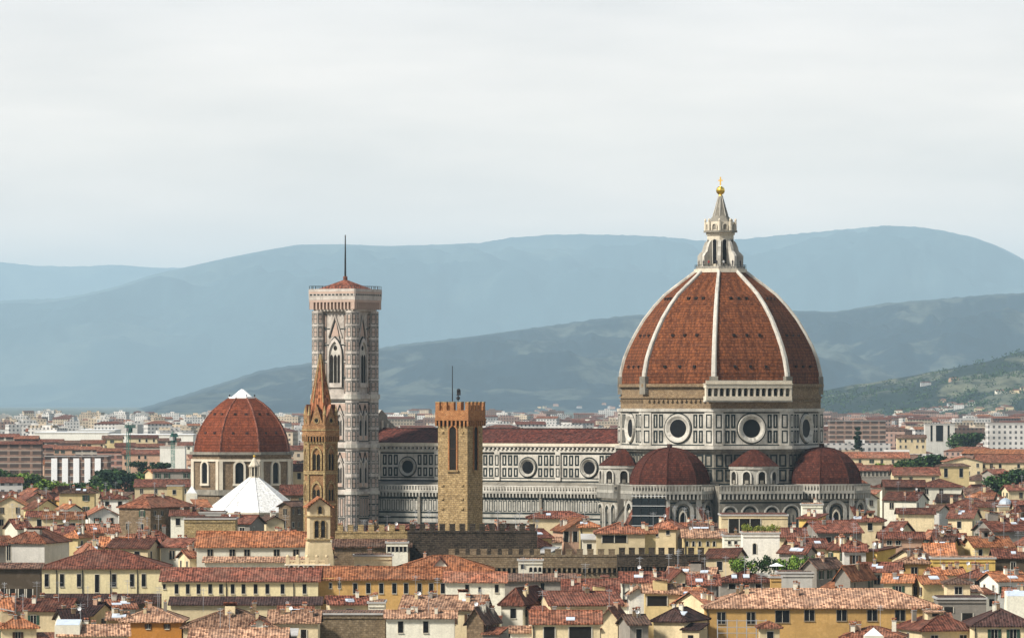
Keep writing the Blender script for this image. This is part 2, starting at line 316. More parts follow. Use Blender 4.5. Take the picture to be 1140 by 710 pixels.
# ------------------------------------------------------------------ setting: ground, hills, haze
def setting():
    nt, b = nmat('ground'); tc = N(nt, 'ShaderNodeTexCoord')
    c = mixc(nt, rng(nt, noise_(nt, tc.outputs['Object'], .02, 6), .4, .65, 0, 1), (.11, .10, .085), (.06, .085, .045)); L(nt, c, b.inputs['Base Color']); b.inputs['Roughness'].default_value = .95
    g = MB(); xs = [-28000, -6000, -2500, -900, 0, 900, 2500, 6000, 28000]; ys = [-400, 400, 1300, 1650, 2000, 3000, 4000, 6500, 9000, 14000, 85500]
    for a, b_ in zip(ys, ys[1:]):
        for x0, x1 in zip(xs, xs[1:]): g.poly([(x0, a, ground_z(a)), (x1, a, ground_z(a)), (x1, b_, ground_z(b_)), (x0, b_, ground_z(b_))], 'ground')
    tag(g.build('ground'), kind='structure')
    def hillmat(name, wood, field, sc, amt, dark):
        nt, b = nmat(name); tc = N(nt, 'ShaderNodeTexCoord'); o = tc.outputs['Object']
        n1 = noise_(nt, o, sc, 7, 1, .55, .62); n2 = noise_(nt, o, sc * 7, 4, 1, .5)
        c = mixc(nt, rng(nt, n1, .52, .56, 0, amt), wood, field); c = mixc(nt, rng(nt, n2, .42, .62, 0, .75), c, dark)
        L(nt, c, b.inputs['Base Color']); b.inputs['Roughness'].default_value = 1
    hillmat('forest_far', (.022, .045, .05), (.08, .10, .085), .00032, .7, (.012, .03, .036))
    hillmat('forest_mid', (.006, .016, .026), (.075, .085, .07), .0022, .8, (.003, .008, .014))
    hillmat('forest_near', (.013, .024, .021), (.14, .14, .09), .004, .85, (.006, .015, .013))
    def hill(name, Y, depth, ridge, mat, x0, x1, nx, ny, rough, base, seed):
        m = MB(); V = []
        for j in range(ny + 1):
            t = j / ny
            for i in range(nx + 1):
                px = x0 + (x1 - x0) * i / nx; yy = Y - depth * (1 - t) if t <= 1 else Y
                zr = WZ(interp(ridge, px), Y); X = WX(px, Y); gz = ground_z(yy) - 15
                prof = (math.sin((t - .5) * math.pi) + 1) / 2; prof = .35 * t + .65 * prof if base else prof
                nzv = noise.fractal(Vector((X / rough, yy / rough, seed)), .85, 2.1, 7); gul = 1 - abs(noise.fractal(Vector((X / rough * 1.4 + 7, yy / rough * .5, seed + 2)), .9, 2.0, 6)) * 2
                z = gz + max(0, zr - gz) * prof * max(.1, 1 + (.7 * nzv + .45 * (gul - .6)) * (1 - t) ** .6 * 1.1) + (zr - gz) * .02 * nzv + noise.noise(Vector((X / 45, yy / 45, seed))) * Y * .00022
                if t < .999: z = min(z, WZ(interp(ridge, 570 + X / yy * FPX) + .5 + 7 * (1 - t), yy))
                V.append((X, yy, z))
        i0 = 0; n1 = nx + 1
        me = bpy.data.meshes.new(name); F = [(j * n1 + i, j * n1 + i + 1, (j + 1) * n1 + i + 1, (j + 1) * n1 + i) for j in range(ny) for i in range(nx)]
        # back side down to the ground
        k = len(V)
        for i in range(n1): V.append((V[ny * n1 + i][0], Y + depth * .4, ground_z(Y) - 15))
        F += [(ny * n1 + i, ny * n1 + i + 1, k + i + 1, k + i) for i in range(nx)]
        me.from_pydata(V, [], F); me.materials.append(M[mat]); me.polygons.foreach_set('use_smooth', [True] * len(F)); me.update()
        o = bpy.data.objects.new(name, me); COL.objects.link(o); tag(o, kind='structure'); return o
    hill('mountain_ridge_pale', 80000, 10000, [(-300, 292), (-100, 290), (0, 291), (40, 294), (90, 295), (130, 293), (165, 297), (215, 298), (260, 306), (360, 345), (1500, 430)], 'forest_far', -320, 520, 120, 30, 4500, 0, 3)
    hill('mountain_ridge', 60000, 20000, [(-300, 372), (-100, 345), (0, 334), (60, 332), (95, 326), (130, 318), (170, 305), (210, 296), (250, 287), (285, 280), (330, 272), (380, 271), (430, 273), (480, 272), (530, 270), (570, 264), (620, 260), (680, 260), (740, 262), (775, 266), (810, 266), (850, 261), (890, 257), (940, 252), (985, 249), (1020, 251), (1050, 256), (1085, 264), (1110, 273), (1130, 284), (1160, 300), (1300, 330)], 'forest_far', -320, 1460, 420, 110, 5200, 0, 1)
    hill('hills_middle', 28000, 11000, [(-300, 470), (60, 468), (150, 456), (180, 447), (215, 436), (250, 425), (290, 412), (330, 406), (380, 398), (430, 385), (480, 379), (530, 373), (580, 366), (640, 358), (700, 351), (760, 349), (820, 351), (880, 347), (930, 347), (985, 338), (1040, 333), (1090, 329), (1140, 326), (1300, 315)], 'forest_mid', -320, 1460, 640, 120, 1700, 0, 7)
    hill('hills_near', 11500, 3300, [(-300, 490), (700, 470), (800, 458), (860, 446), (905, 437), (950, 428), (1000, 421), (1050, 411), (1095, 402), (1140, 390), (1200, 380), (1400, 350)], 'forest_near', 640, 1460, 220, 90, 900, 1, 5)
    h = MB(); h.box(-30000, 30000, -700, 87000, -4, 2330, 'haze')
    return h
nt = bpy.data.materials.new('haze'); nt.use_nodes = True; M['haze'] = nt
t_ = nt.node_tree; t_.nodes.remove(t_.nodes['Principled BSDF']); pv = N(t_, 'ShaderNodeVolumePrincipled')
pv.inputs['Color'].default_value = HAZE_COLOR; pv.inputs['Density'].default_value = HAZE_DENSITY; pv.inputs['Anisotropy'].default_value = 0.0
L(t_, pv.outputs[0], t_.nodes['Material Output'].inputs['Volume'])
tag(setting().build('haze'), kind='stuff')

# ------------------------------------------------------------------ the cathedral
V3 = lambda x, y, z=0: Vector((x, y, z))
def face(deg, dist, base=0):       # a wall frame: outward direction deg (0 = south), at dist from the axis
    n = V3(math.sin(R(deg)), -math.cos(R(deg))); u = V3(math.cos(R(deg)), math.sin(R(deg)))
    return (n * dist + V3(0, 0, base), u, n)
def octo(r, z, a=22.5, n=8, c=(0, 0)): return [V3(c[0] + r * math.sin(R(a + 360 / n * k)), c[1] - r * math.cos(R(a + 360 / n * k)), z) for k in range(n)]
def shift(fr, c): return (fr[0] + V3(c[0], c[1]), fr[1], fr[2])
C225 = math.cos(R(22.5))
PHI = R(-28.5)
CATH = (56.6, 1400.0)
def toworld(x, y): return (CATH[0] + x * math.cos(PHI) - y * math.sin(PHI), CATH[1] + x * math.sin(PHI) + y * math.cos(PHI))

def inlay_panels(m, fr, u0, u1, z0, z1, n, gap=.45, w=.46, o=.04, inner=True):
    p = (u1 - u0) / n
    for k in range(n):
        a, b = u0 + k * p + gap, u0 + (k + 1) * p - gap
        m.frame(fr, a, b, z0, z1, w, o, 'marble_green')
        if inner and b - a > 1.4: m.rect(fr, a + w + .12, b - w - .12, z0 + w + .15, z1 - w - .15, o * .6, 'marble_clean')
def corbels(m, fr, u0, u1, z0, z1, p, o, mat='marble', dark='shadow_gap'):
    n = max(1, round((u1 - u0) / p)); p = (u1 - u0) / n
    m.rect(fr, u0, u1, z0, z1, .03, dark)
    for k in range(n + 1):
        c = u0 + k * p; m.fbox(fr, max(u0, c - p * .2), min(u1, c + p * .2), z0, z1, 0.04, o, mat)
    m.fbox(fr, u0, u1, z1 - (z1 - z0) * .25, z1 + .05, 0.05, o + .05, mat)
def balustrade(m, fr, u0, u1, z0, z1, o, mat='marble', p=.9):
    m.fbox(fr, u0, u1, z1 - .3, z1, o - .35, o, mat); m.fbox(fr, u0, u1, z0, z0 + .25, o - .35, o, mat)
    n = max(1, round((u1 - u0) / p)); p = (u1 - u0) / n
    for k in range(n + 1): m.fbox(fr, max(u0, u0 + k * p - .2), min(u1, u0 + k * p + .2), z0 + .25, z1 - .3, o - .28, o - .07, mat)

def cathedral():
    T = thing('cathedral', 'great marble cathedral with a huge red ribbed dome, white lantern and long nave', 'cathedral', (CATH[0], CATH[1], 0), PHI)
    Ra, Rr = 25.6, 27.7
    # --- drum
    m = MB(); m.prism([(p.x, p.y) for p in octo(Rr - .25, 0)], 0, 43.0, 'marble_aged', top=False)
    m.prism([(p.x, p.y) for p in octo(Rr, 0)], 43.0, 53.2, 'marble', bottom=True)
    m.prism([(p.x, p.y) for p in octo(Rr - .5, 0)], 53.2, 59.9, 'raw_brick')
    m.prism([(p.x, p.y) for p in octo(Rr + 1.3, 0)], 42.6, 43.5, 'marble', bottom=True); m.prism([(p.x, p.y) for p in octo(Rr + .6, 0)], 41.9, 42.58, 'marble_aged', bottom=True)
    m.prism([(p.x, p.y) for p in octo(Rr + .55, 0)], 52.6, 53.4, 'marble', bottom=True); m.prism([(p.x, p.y) for p in octo(Rr + .35, 0)], 59.2, 60.0, 'raw_brick', bottom=True)
    m.prism([(p.x, p.y) for p in octo(Rr - .1, 0)], 56.2, 56.6, 'raw_brick', bottom=True)
    hw = Ra * math.tan(R(22.5))
    for k in range(8):
        fr = face(45 * k, Ra)
        for sgn in (-1, 1):                     # corner piers with narrow panels
            m.fbox(fr, sgn * hw - (0 if sgn < 0 else 2.6), sgn * hw + (2.6 if sgn < 0 else 0), 43.6, 52.5, 0, .28, 'marble')
            f2 = (fr[0] + fr[2] * .28, fr[1], fr[2]); c = sgn * (hw - 1.3)
            for z0, z1 in ((44.2, 47.6), (48.2, 51.9)):
                m.frame(f2, c - .85, c + .85, z0, z1, .34, .03, 'marble_green')
        for z0, z1 in ((44.2, 47.6), (48.2, 51.9)):
            inlay_panels(m, fr, -hw + 3.0, -4.3, z0, z1, 2, .22); inlay_panels(m, fr, 4.3, hw - 3.0, z0, z1, 2, .22)
        m.rect(fr, -hw + 2.7, hw - 2.7, 43.55, 43.85, .03, 'marble_green'); m.rect(fr, -hw + 2.7, hw - 2.7, 52.15, 52.5, .03, 'marble_green')
        # raw upper band: putlog stubs
        fb = face(45 * k, Ra - .46)
        for q in range(14): m.fbox(fb, -hw + 1.6 + q * (2 * hw - 3.2) / 13 - .28, -hw + 1.6 + q * (2 * hw - 3.2) / 13 + .28, 55.2, 55.8, 0, .5, 'raw_brick')
        # lower drum
        fl = face(45 * k, Ra - .22)
        for z0, z1 in ((34.0, 37.2), (37.9, 41.2)): inlay_panels(m, fl, -hw + .4, hw - .4, z0, z1, 8, .25, inner=False)
        m.rect(fl, -hw, hw, 37.35, 37.7, .05, 'marble_green'); m.rect(fl, -hw, hw, 32.9, 33.5, .05, 'marble_green')
    drum = m.build('drum', T)
    for k in range(8):
        fr = face(45 * k, Ra); w = MB()
        w.disc(fr, 0, 48.8 - .7, 2.6, .06, 'glass_dark'); w.annulus(fr, 0, 48.1, [(2.45, .07), (2.6, .1), (3.3, .55), (3.75, .6), (3.85, .0)], 'marble', 32); w.annulus(fr, 0, 48.1, [(3.9, .05), (4.2, .05)], 'marble_green', 32)
        w.build('oculus_window', drum)
    # --- balcony on the south-east side
    m = MB(); fr = face(45, Ra - .2); ul = -hw - 2.4; m.fbox(fr, ul - .3, hw + .3, 55.6, 56.7, -.4, 1.9, 'marble_clean'); m.fbox(fr, ul - .3, hw + .3, 58.9, 59.9, -.3, 1.9, 'marble_clean'); m.rect(fr, ul, hw, 56.7, 58.95, .4, 'opening_dark'); m.fbox(fr, ul - .5, hw + .5, 59.9, 60.1, -.2, 2.1, 'marble_clean'); m.fbox(fr, ul - .5, hw + .5, 55.2, 55.6, -.2, 1.7, 'marble')
    n = 14
    for k in range(n + 1):
        wd = (hw - ul) / n; c = ul + wd * k; m.fbox(fr, c - .24, c + .24, 56.7, 58.9, .5, 1.75, 'marble_clean')
        if k < n: m.archring(fr, c + wd / 2, 57.1, 58.3, wd - .5, .25, 1.2, 1.7, 'marble_clean')
    m.fbox(fr, ul - .3, hw + .3, 60.1, 60.9, 1.5, 1.85, 'marble_clean')
    m.build('gallery', T)
    # --- dome
    prof = [(59.9, 27.3), (63, 27.0), (66.7, 26.1), (70, 24.8), (73.5, 23.0), (77.5, 20.6), (81, 17.9), (84, 15.1), (86.5, 11.9), (88.8, 8.8), (90.4, 6.7)]
    m = MB(); m.loft([octo(r, z) for z, r in prof], 'tile_dome', cap=True)
    dome = m.build('dome', T)
    for k in range(8):
        a = 22.5 + 45 * k; d = V3(math.sin(R(a)), -math.cos(R(a))); u = V3(math.cos(R(a)), math.sin(R(a)))
        m = MB(); rings = []
        for i, (z, r) in enumerate(prof):
            w = .72 - .3 * i / (len(prof) - 1); c = d * (r + .05) + V3(0, 0, z)
            j = min(i, len(prof) - 2); tz, tr = prof[j + 1][0] - prof[j][0], prof[j + 1][1] - prof[j][1]; nn = (d * tz + V3(0, 0, -tr)).normalized()
            rings.append([c - u * w - nn * .8, c - u * w + nn * .3, c - u * w * .55 + nn * .55, c + u * w * .55 + nn * .55, c + u * w + nn * .3, c + u * w - nn * .8])
        m.loft(rings, 'marble', cap=True); m.poly(rings[0], 'marble')
        p = d * 27.9; q = (p - u * 1.15, p + u * 1.15, p + u * 1.15 - d * 2, p - u * 1.15 - d * 2)
        m.prism([(v.x, v.y) for v in q], 57.2, 62.0, 'marble_aged', bottom=True)
        m.build('rib', dome)
    port = None
    for k in range(8):
        for z, n, sp in ((64.6, 3, 4.4), (73.0, 3, 3.6), (83.0, 3, 2.2)):
            r = interp(prof, z) * C225; dr = (interp(prof, z + .5) - interp(prof, z - .5)) * C225
            for i in range(n):
                fr = face(45 * k, r); p = fr[0] + fr[1] * ((i - (n - 1) / 2) * sp) + V3(0, 0, z)
                if port is None:
                    m = MB(); f0 = (V3(0, 0), V3(1, 0), V3(0, -1)); m.fbox(f0, -.36, .36, -.3, .42, -1.0, .45, 'tile_dark'); m.rect(f0, -.3, .3, -.25, .36, .46, 'opening_dark')
                    port = m.build('porthole', dome, p, R(45 * k))
                else: inst(port, dome, p, R(45 * k))
    # --- lantern
    m = MB(); m.prism([(p.x, p.y) for p in octo(7.2, 0)], 90.2, 91.2, 'marble_clean', bottom=True); m.prism([(p.x, p.y) for p in octo(6.6, 0)], 91.2, 91.9, 'marble')
    m.prism([(p.x, p.y) for p in octo(3.6, 0)], 91.9, 100.4, 'marble_clean')
    m.prism([(p.x, p.y) for p in octo(3.9, 0)], 100.4, 101.1, 'marble_clean', bottom=True); m.prism([(p.x, p.y) for p in octo(4.6, 0)], 101.1, 101.6, 'marble_aged', bottom=True)
    m.prism([(p.x, p.y) for p in octo(3.9, 0)], 101.6, 104.0, 'marble_clean')
    for k in range(8):
        fr = face(45 * k, 3.9 * C225); m.arch(fr, 0, 101.9, 102.8, 1.1, .05, 'marble_aged'); m.archring(fr, 0, 101.9, 102.8, 1.1, .25, 0, .3, 'marble_clean')
        c = V3(math.sin(R(22.5 + 45 * k)), -math.cos(R(22.5 + 45 * k))) * 4.1; m.tube(c + V3(0, 0, 101.6), c + V3(0, 0, 104.0), .38, 'marble_clean', 6, .3); m.ball(c + V3(0, 0, 104.4), .36, 'marble_clean', 8, 1.4)
    lan = m.build('lantern', T)
    m = MB(); po = octo(6.95, 0)
    for p, q in zip(po, po[1:] + po[:1]):
        for z in (91.75, 92.3): m.tube((p.x, p.y, z), (q.x, q.y, z), .05, 'iron', 4)
        for j in range(6): c = p.lerp(q, j / 6); m.tube((c.x, c.y, 91.2), (c.x, c.y, 92.3), .05, 'iron', 4)
    m.build('railing', lan)
    for k in range(8):
        fr = face(45 * k, 3.6 * C225); w = MB(); w.arch(fr, 0, 92.6, 98.6, 1.15, .05, 'glass_dark'); w.archring(fr, 0, 92.6, 98.6, 1.15, .22, 0, .25, 'marble'); w.build('window', lan)
        a = 22.5 + 45 * k; d = V3(math.sin(R(a)), -math.cos(R(a))); u = V3(math.cos(R(a)), math.sin(R(a))); b = MB(); pts = [(3.0, 91.9), (6.2, 91.9), (6.2, 94.7), (5.7, 95.4), (5.0, 96.0), (4.7, 97.2), (4.2, 98.4), (3.0, 99.4)]
        A = [d * r - u * .42 + V3(0, 0, z) for r, z in pts]; B = [d * r + u * .42 + V3(0, 0, z) for r, z in pts]; b.poly(A, 'marble'); b.poly(B, 'marble'); b.loft([A, B], 'marble'); b.build('buttress', lan)
    m = MB(); m.loft([octo(3.3, 104.0), octo(2.1, 105.6), octo(1.3, 108.0), octo(.5, 111.2)], 'marble_aged', cap=True)
    for k in range(8):
        d = V3(math.sin(R(22.5 + 45 * k)), -math.cos(R(22.5 + 45 * k))); m.tube(d * 2.1 + V3(0, 0, 105.6), d * .5 + V3(0, 0, 111.2), .1, 'marble', 4)
    m.build('cone', lan)
    m = MB(); m.ball((0, 0, 112.5), 1.2, 'gold', 20); m.tube((0, 0, 111.0), (0, 0, 111.6), .6, 'gold', 10, .4); m.build('golden_ball', lan, smooth=True)
    m = MB(); m.box(-.14, .14, -.14, .14, 113.9, 116.2, 'gold'); m.box(-.65, .65, -.135, .135, 115.1, 115.4, 'gold'); m.build('cross', lan)
    # --- tribunes on three sides
    for deg, dist in ((0, 30.6), (90, 30.3), (180, 31)):
        c = V3(math.sin(R(deg)), -math.cos(R(deg))) * dist; c2 = (c.x, c.y); Rt = 11.9
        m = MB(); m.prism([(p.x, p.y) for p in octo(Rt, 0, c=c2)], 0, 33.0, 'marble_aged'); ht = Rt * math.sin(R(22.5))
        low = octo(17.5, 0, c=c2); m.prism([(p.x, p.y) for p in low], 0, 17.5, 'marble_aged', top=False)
        for k in range(8):
            fr = shift(face(45 * k, Rt * C225), c2)
            m.archring(fr, 0, 19, 26.2, 4.2, .9, 0, .5, 'marble_mid'); m.archring(fr, 0, 19, 26.2, 2.4, .4, 0, .3, 'marble_green')
            for s_ in (-1, 1):
                m.fbox(fr, s_ * ht - (.0 if s_ < 0 else .9), s_ * ht + (.9 if s_ < 0 else 0), 18, 29.3, 0, .35, 'marble'); m.frame(fr, s_ * 3.45 - .5, s_ * 3.45 + .5, 20, 25, .25, .05, 'marble_green')
            for z in (18.6, 28.3, 20.8, 22.6, 24.4): m.rect(fr, -ht + .9, ht - .9, z, z + .4, .045, 'marble_green')
        tb = m.build('tribune', T)
        m = MB(); top = octo(Rt + .2, 0, c=c2)
        for k in range(8):
            fr = shift(face(45 * k, Rt * C225), c2); ht2 = ht + .45
            corbels(m, fr, -ht2, ht2, 29.4, 31.3, 1.15, 1.1, 'marble_mid'); balustrade(m, (fr[0], fr[1], fr[2]), -ht2, ht2, 31.35, 33.3, 1.15, 'marble_mid')
        m.build('gallery', tb)
        pr = [(33, 10.7), (35, 10.5), (37, 9.8), (39, 8.6), (40.8, 6.9), (42.0, 4.9), (42.7, 2.8), (43.0, .8)]
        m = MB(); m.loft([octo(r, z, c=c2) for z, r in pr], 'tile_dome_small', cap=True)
        for k in range(8):
            for (z0, r0), (z1, r1) in zip(pr, pr[1:]):
                a = R(22.5 + 45 * k); m.tube((c.x + r0 * math.sin(a), c.y - r0 * math.cos(a), z0), (c.x + r1 * math.sin(a), c.y - r1 * math.cos(a), z1), .16, 'tile_dome_small', 5)
        m.prism([(p.x, p.y) for p in octo(.7, 0, c=c2)], 42.9, 44.0, 'tile_dark'); m.build('tribune_dome', tb)
        m = MB(); m.loft([octo(17.7, 17.5, c=c2), octo(Rt + .1, 20.4, c=c2)], 'tile_maroon'); m.build('chapel_roof', tb)
        for k in range(8):
            if (45 * k - deg) % 360 in (135, 180, 225): continue
            fr = shift(face(45 * k, Rt * C225), c2); w = MB(); w.arch(fr, 0, 19.5, 24.6, 1.7, .08, 'glass_dark', True); w.archring(fr, 0, 19.5, 24.6, 1.7, .3, .0, .4, 'marble_clean', True); w.build('window', tb)
        for k in range(8):
            if (22.5 + 45 * k - deg) % 360 in (157.5, 202.5, 112.5, 247.5): continue
            a = 22.5 + 45 * k; d = V3(math.sin(R(a)), -math.cos(R(a))); u = V3(math.cos(R(a)), math.sin(R(a)))
            b = MB(); pts = [(Rt - .3, 0), (19.2, 0), (19.2, 16.5), (Rt - .3, 27.6)]
            A = [c + d * r - u * .6 + V3(0, 0, z) for r, z in pts]; B = [c + d * r + u * .6 + V3(0, 0, z) for r, z in pts]; b.poly(A, 'marble_aged'); b.poly(B, 'marble_aged'); b.loft([A, B], 'marble_aged')
            A = [c + d * r - u * .85 + V3(0, 0, z + .3) for r, z in ((19.5, 16.3), (Rt - .2, 27.7))]; B = [c + d * r + u * .85 + V3(0, 0, z + .3) for r, z in ((19.5, 16.3), (Rt - .2, 27.7))]
            b.poly([A[0], B[0], B[1], A[1]], 'tile_maroon'); b.poly([p - V3(0, 0, .28) for p in (A[0], B[0], B[1], A[1])], 'tile_maroon'); b.build('buttress', tb)
    # --- small exedrae and the gallery wall between the tribunes
    for deg in (45, -45, 135, -135):
        c = V3(math.sin(R(deg)), -math.cos(R(deg))) * 27.5; c2 = (c.x, c.y); Re = 6.4
        m = MB(); ring = [V3(c.x + Re * math.sin(R(deg - 100 + 20 * k)), c.y - Re * math.cos(R(deg - 100 + 20 * k)), 33.0) for k in range(11)]
        m.prism([(p.x, p.y) for p in ring], 33.0, 38.0, 'marble_mid'); rg = [V3(c.x + (Re + .35) * math.sin(R(deg - 100 + 20 * k)), c.y - (Re + .35) * math.cos(R(deg - 100 + 20 * k))) for k in range(11)]
        m.prism([(p.x, p.y) for p in rg], 37.3, 38.1, 'marble_mid', bottom=True)
        ex = m.build('exedra', T)
        m = MB(); rf = []
        for r_, z in ((Re + .5, 38.1), (Re * .78, 39.7), (Re * .5, 41.2), (Re * .2, 42.3), (.05, 42.6)): rf.append([V3(c.x + r_ * math.sin(R(deg - 100 + 20 * k)), c.y - r_ * math.cos(R(deg - 100 + 20 * k)), z) for k in range(11)])
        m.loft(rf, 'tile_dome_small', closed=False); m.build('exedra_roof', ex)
        for k in range(5):
            a = deg - 72 + 36 * k; fr = shift(face(a, Re * .985), c2); w = MB(); w.arch(fr, 0, 33.5, 35.7, 2.0, .12, 'opening_dark'); w.archring(fr, 0, 33.5, 35.7, 2.0, .4, 0, .4, 'marble'); w.fbox(fr, -.5, .5, 33.5, 34.4, .12, .3, 'marble_aged'); w.build('niche', ex)
        # wall under the exedra with its own arches and gallery
        m = MB(); D = 34.0; fr = face(deg, D * .97); hwid = 11.5
        q = [fr[0] - fr[1] * hwid, fr[0] + fr[1] * hwid, fr[0] + fr[1] * hwid - fr[2] * 9, fr[0] - fr[1] * hwid - fr[2] * 9]; m.prism([(p.x, p.y) for p in q], 0, 32.9, 'marble_aged')
        for i, uu in enumerate((-8.6, -3.1, 3.1, 8.6)):
            wd = 4.2 if i % 2 else 3.6
            m.archring(fr, uu, 18, 25.6, wd, .4, 0, .4, 'marble'); m.archring(fr, uu, 18, 25.6, wd - 1.3, .35, 0, .2, 'marble_green')
            for j in range(4): m.rect(fr, uu - wd / 2 + .5 + j * (wd - 1) / 3 - .12, uu - wd / 2 + .5 + j * (wd - 1) / 3 + .12, 18, 25.3, .05, 'marble_green')
        for z in (20.5, 22.6, 28.3): m.rect(fr, -hwid, hwid, z, z + .4, .045, 'marble_green')
        corbels(m, fr, -hwid, hwid, 29.4, 31.3, 1.15, 1.1, 'marble_mid'); balustrade(m, fr, -hwid, hwid, 31.35, 33.2, 1.15, 'marble_mid')
        m.build('sacristy_wall', T)
    # --- nave, aisles, front
    x0, x1 = -106.0, -21.0; nh, ah = 10.5, 20.5
    m = MB(); m.box(x0, x1, -nh, nh, 0, 43.4, 'marble', False); fs = (V3(0, -nh), V3(1, 0), V3(0, -1))
    bays = [-34.7 - 19.0 * k for k in range(4)]
    for b in bays:
        for z0, z1 in ((34.6, 37.1), (37.7, 40.6)):
            inlay_panels(m, fs, b - 8.3, b - 2.9, z0, z1, 3, .25); inlay_panels(m, fs, b + 2.9, b + 8.3, z0, z1, 3, .25)
        m.fbox(fs, b - 10.3, b - 8.7, 33.6, 41.4, 0, .5, 'marble'); f2 = (fs[0] + fs[2] * .5, fs[1], fs[2])
        for z0, z1 in ((34.6, 37.1), (37.7, 40.6)): m.frame(f2, b - 10.1, b - 8.9, z0, z1, .3, .03, 'marble_green')
    m.rect(fs, x0, x1, 34.1, 34.4, .03, 'marble_green'); m.rect(fs, x0, x1, 40.8, 41.2, .03, 'marble_green'); m.rect(fs, x0, x1, 33.1, 33.6, .03, 'marble_green')
    m.fbox(fs, x0, x1, 41.4, 42.1, 0, .5, 'marble'); corbels(m, fs, x0, x1, 42.1, 42.9, 1.3, .9, 'marble', 'shadow_gap'); m.fbox(fs, x0, x1, 43.0, 43.9, 0, 1.2, 'marble_clean')
    nave = m.build('nave_wall', T)
    for b in bays:
        w = MB(); w.disc(fs, b, 37.2, 1.85, .06, 'glass_dark'); w.annulus(fs, b, 37.2, [(1.78, .07), (1.85, .1), (2.3, .5), (2.5, .55), (2.55, 0)], 'marble_mid', 28); w.annulus(fs, b, 37.2, [(2.6, .045), (2.95, .045)], 'marble_green', 28); w.build('oculus_window', nave)
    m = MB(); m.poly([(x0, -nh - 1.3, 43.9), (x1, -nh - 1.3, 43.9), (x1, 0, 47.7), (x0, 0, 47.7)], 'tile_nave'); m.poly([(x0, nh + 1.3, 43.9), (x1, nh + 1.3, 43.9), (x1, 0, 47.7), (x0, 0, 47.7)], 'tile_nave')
    m.poly([(x0, -nh - 1.3, 43.9), (x0, nh + 1.3, 43.9), (x0, 0, 47.7)], 'marble'); m.tube((x0, 0, 47.75), (x1, 0, 47.75), .25, 'tile_dark'); m.build('nave_roof', T)
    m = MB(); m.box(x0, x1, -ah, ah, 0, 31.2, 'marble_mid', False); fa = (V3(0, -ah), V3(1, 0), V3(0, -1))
    corbels(m, fa, x0, x1, 29.2, 30.6, 1.05, .95, 'marble_mid', 'shadow_gap'); balustrade(m, fa, x0, x1, 30.7, 32.4, 1.0)
    m.rect(fa, x0, x1, 28.5, 29.1, .03, 'marble_green'); m.rect(fa, x0, x1, 24.6, 25.1, .03, 'marble_green')
    n = 58
    for k in range(n):
        u = x0 + (x1 - x0) * (k + .5) / n; m.frame(fa, u - .52, u + .52, 25.3, 28.3, .2, .04, 'marble_green')
    for z in (23.2, 21.6, 19.9, 18.2): m.rect(fa, x0, x1, z, z + .5, .035, 'marble_green')
    for b in bays: m.fbox(fa, b - 9.9, b - 9.1, 0, 29.1, 0, .6, 'marble_aged')
    for k in range(24):
        u = x0 + (x1 - x0) * (k + .5) / 24; m.frame(fa, u - 1.3, u + 1.3, 12, 17.8, .3, .04, 'marble_green')
    m.build('aisle_wall', T)
    m = MB(); 
    for s_ in (-1, 1): m.poly([(x0, s_ * ah, 31.3), (x1, s_ * ah, 31.3), (x1, s_ * (nh + .1), 33.2), (x0, s_ * (nh + .1), 33.2)], 'marble_aged')
    m.build('aisle_roof', T)
    m = MB(); X = -109.5; prof2 = [(-21.5, 0), (21.5, 0), (21.5, 36), (11.5, 38.5), (11.5, 46.5), (3.2, 50.3), (3.2, 51.2), (0, 53.0), (-3.2, 51.2), (-3.2, 50.3), (-11.5, 46.5), (-11.5, 38.5), (-21.5, 36)]
    A = [V3(X, y, z) for y, z in prof2]; B = [V3(X + 3.4, y, z) for y, z in prof2]; m.poly(A, 'marble'); m.poly(B, 'marble_aged'); m.loft([A, B], 'marble')
    for i in range(9): yy = -11 + i * 2.75; m.box(X + 3.35, X + 3.75, yy - .4, yy + .4, 44.2, 46 + (1 - abs(yy) / 11.5) * 4, 'marble_clean')
    m.build('facade', T)
    return T
cathedral()

# scaffolding hung with dark netting between the south tribune buttresses
def scaffold():
    Y = 1366; s = Y / FPX; x0, x1 = WX(703, Y), WX(739, Y); cx, wd = (x0 + x1) / 2, x1 - x0
    T = thing('scaffolding', 'dark netted scaffolding with pale rails against the cathedral tribune', 'scaffolding', (cx, Y - 15, 0), R(-12))
    zt = WZ(552, Y - 15); m = MB()
    m.box(-wd / 2, wd / 2, -.8, .8, 14, zt - .5, 'netting'); m.build('netting', T)
    p = MB(); q = MB()
    for k in range(7):
        z = 15 + (zt - 15) * k / 6; p.box(-wd / 2 - .3, wd / 2 + .3, -1.05, -.9, z, z + .12, 'lead')
    for k in range(5):
        x = -wd / 2 + wd * k / 4; q.tube((x, -.95, 0), (x, -.95, zt + .8), .06, 'iron')
    p.build('rail', T); q.build('upright', T)
scaffold()

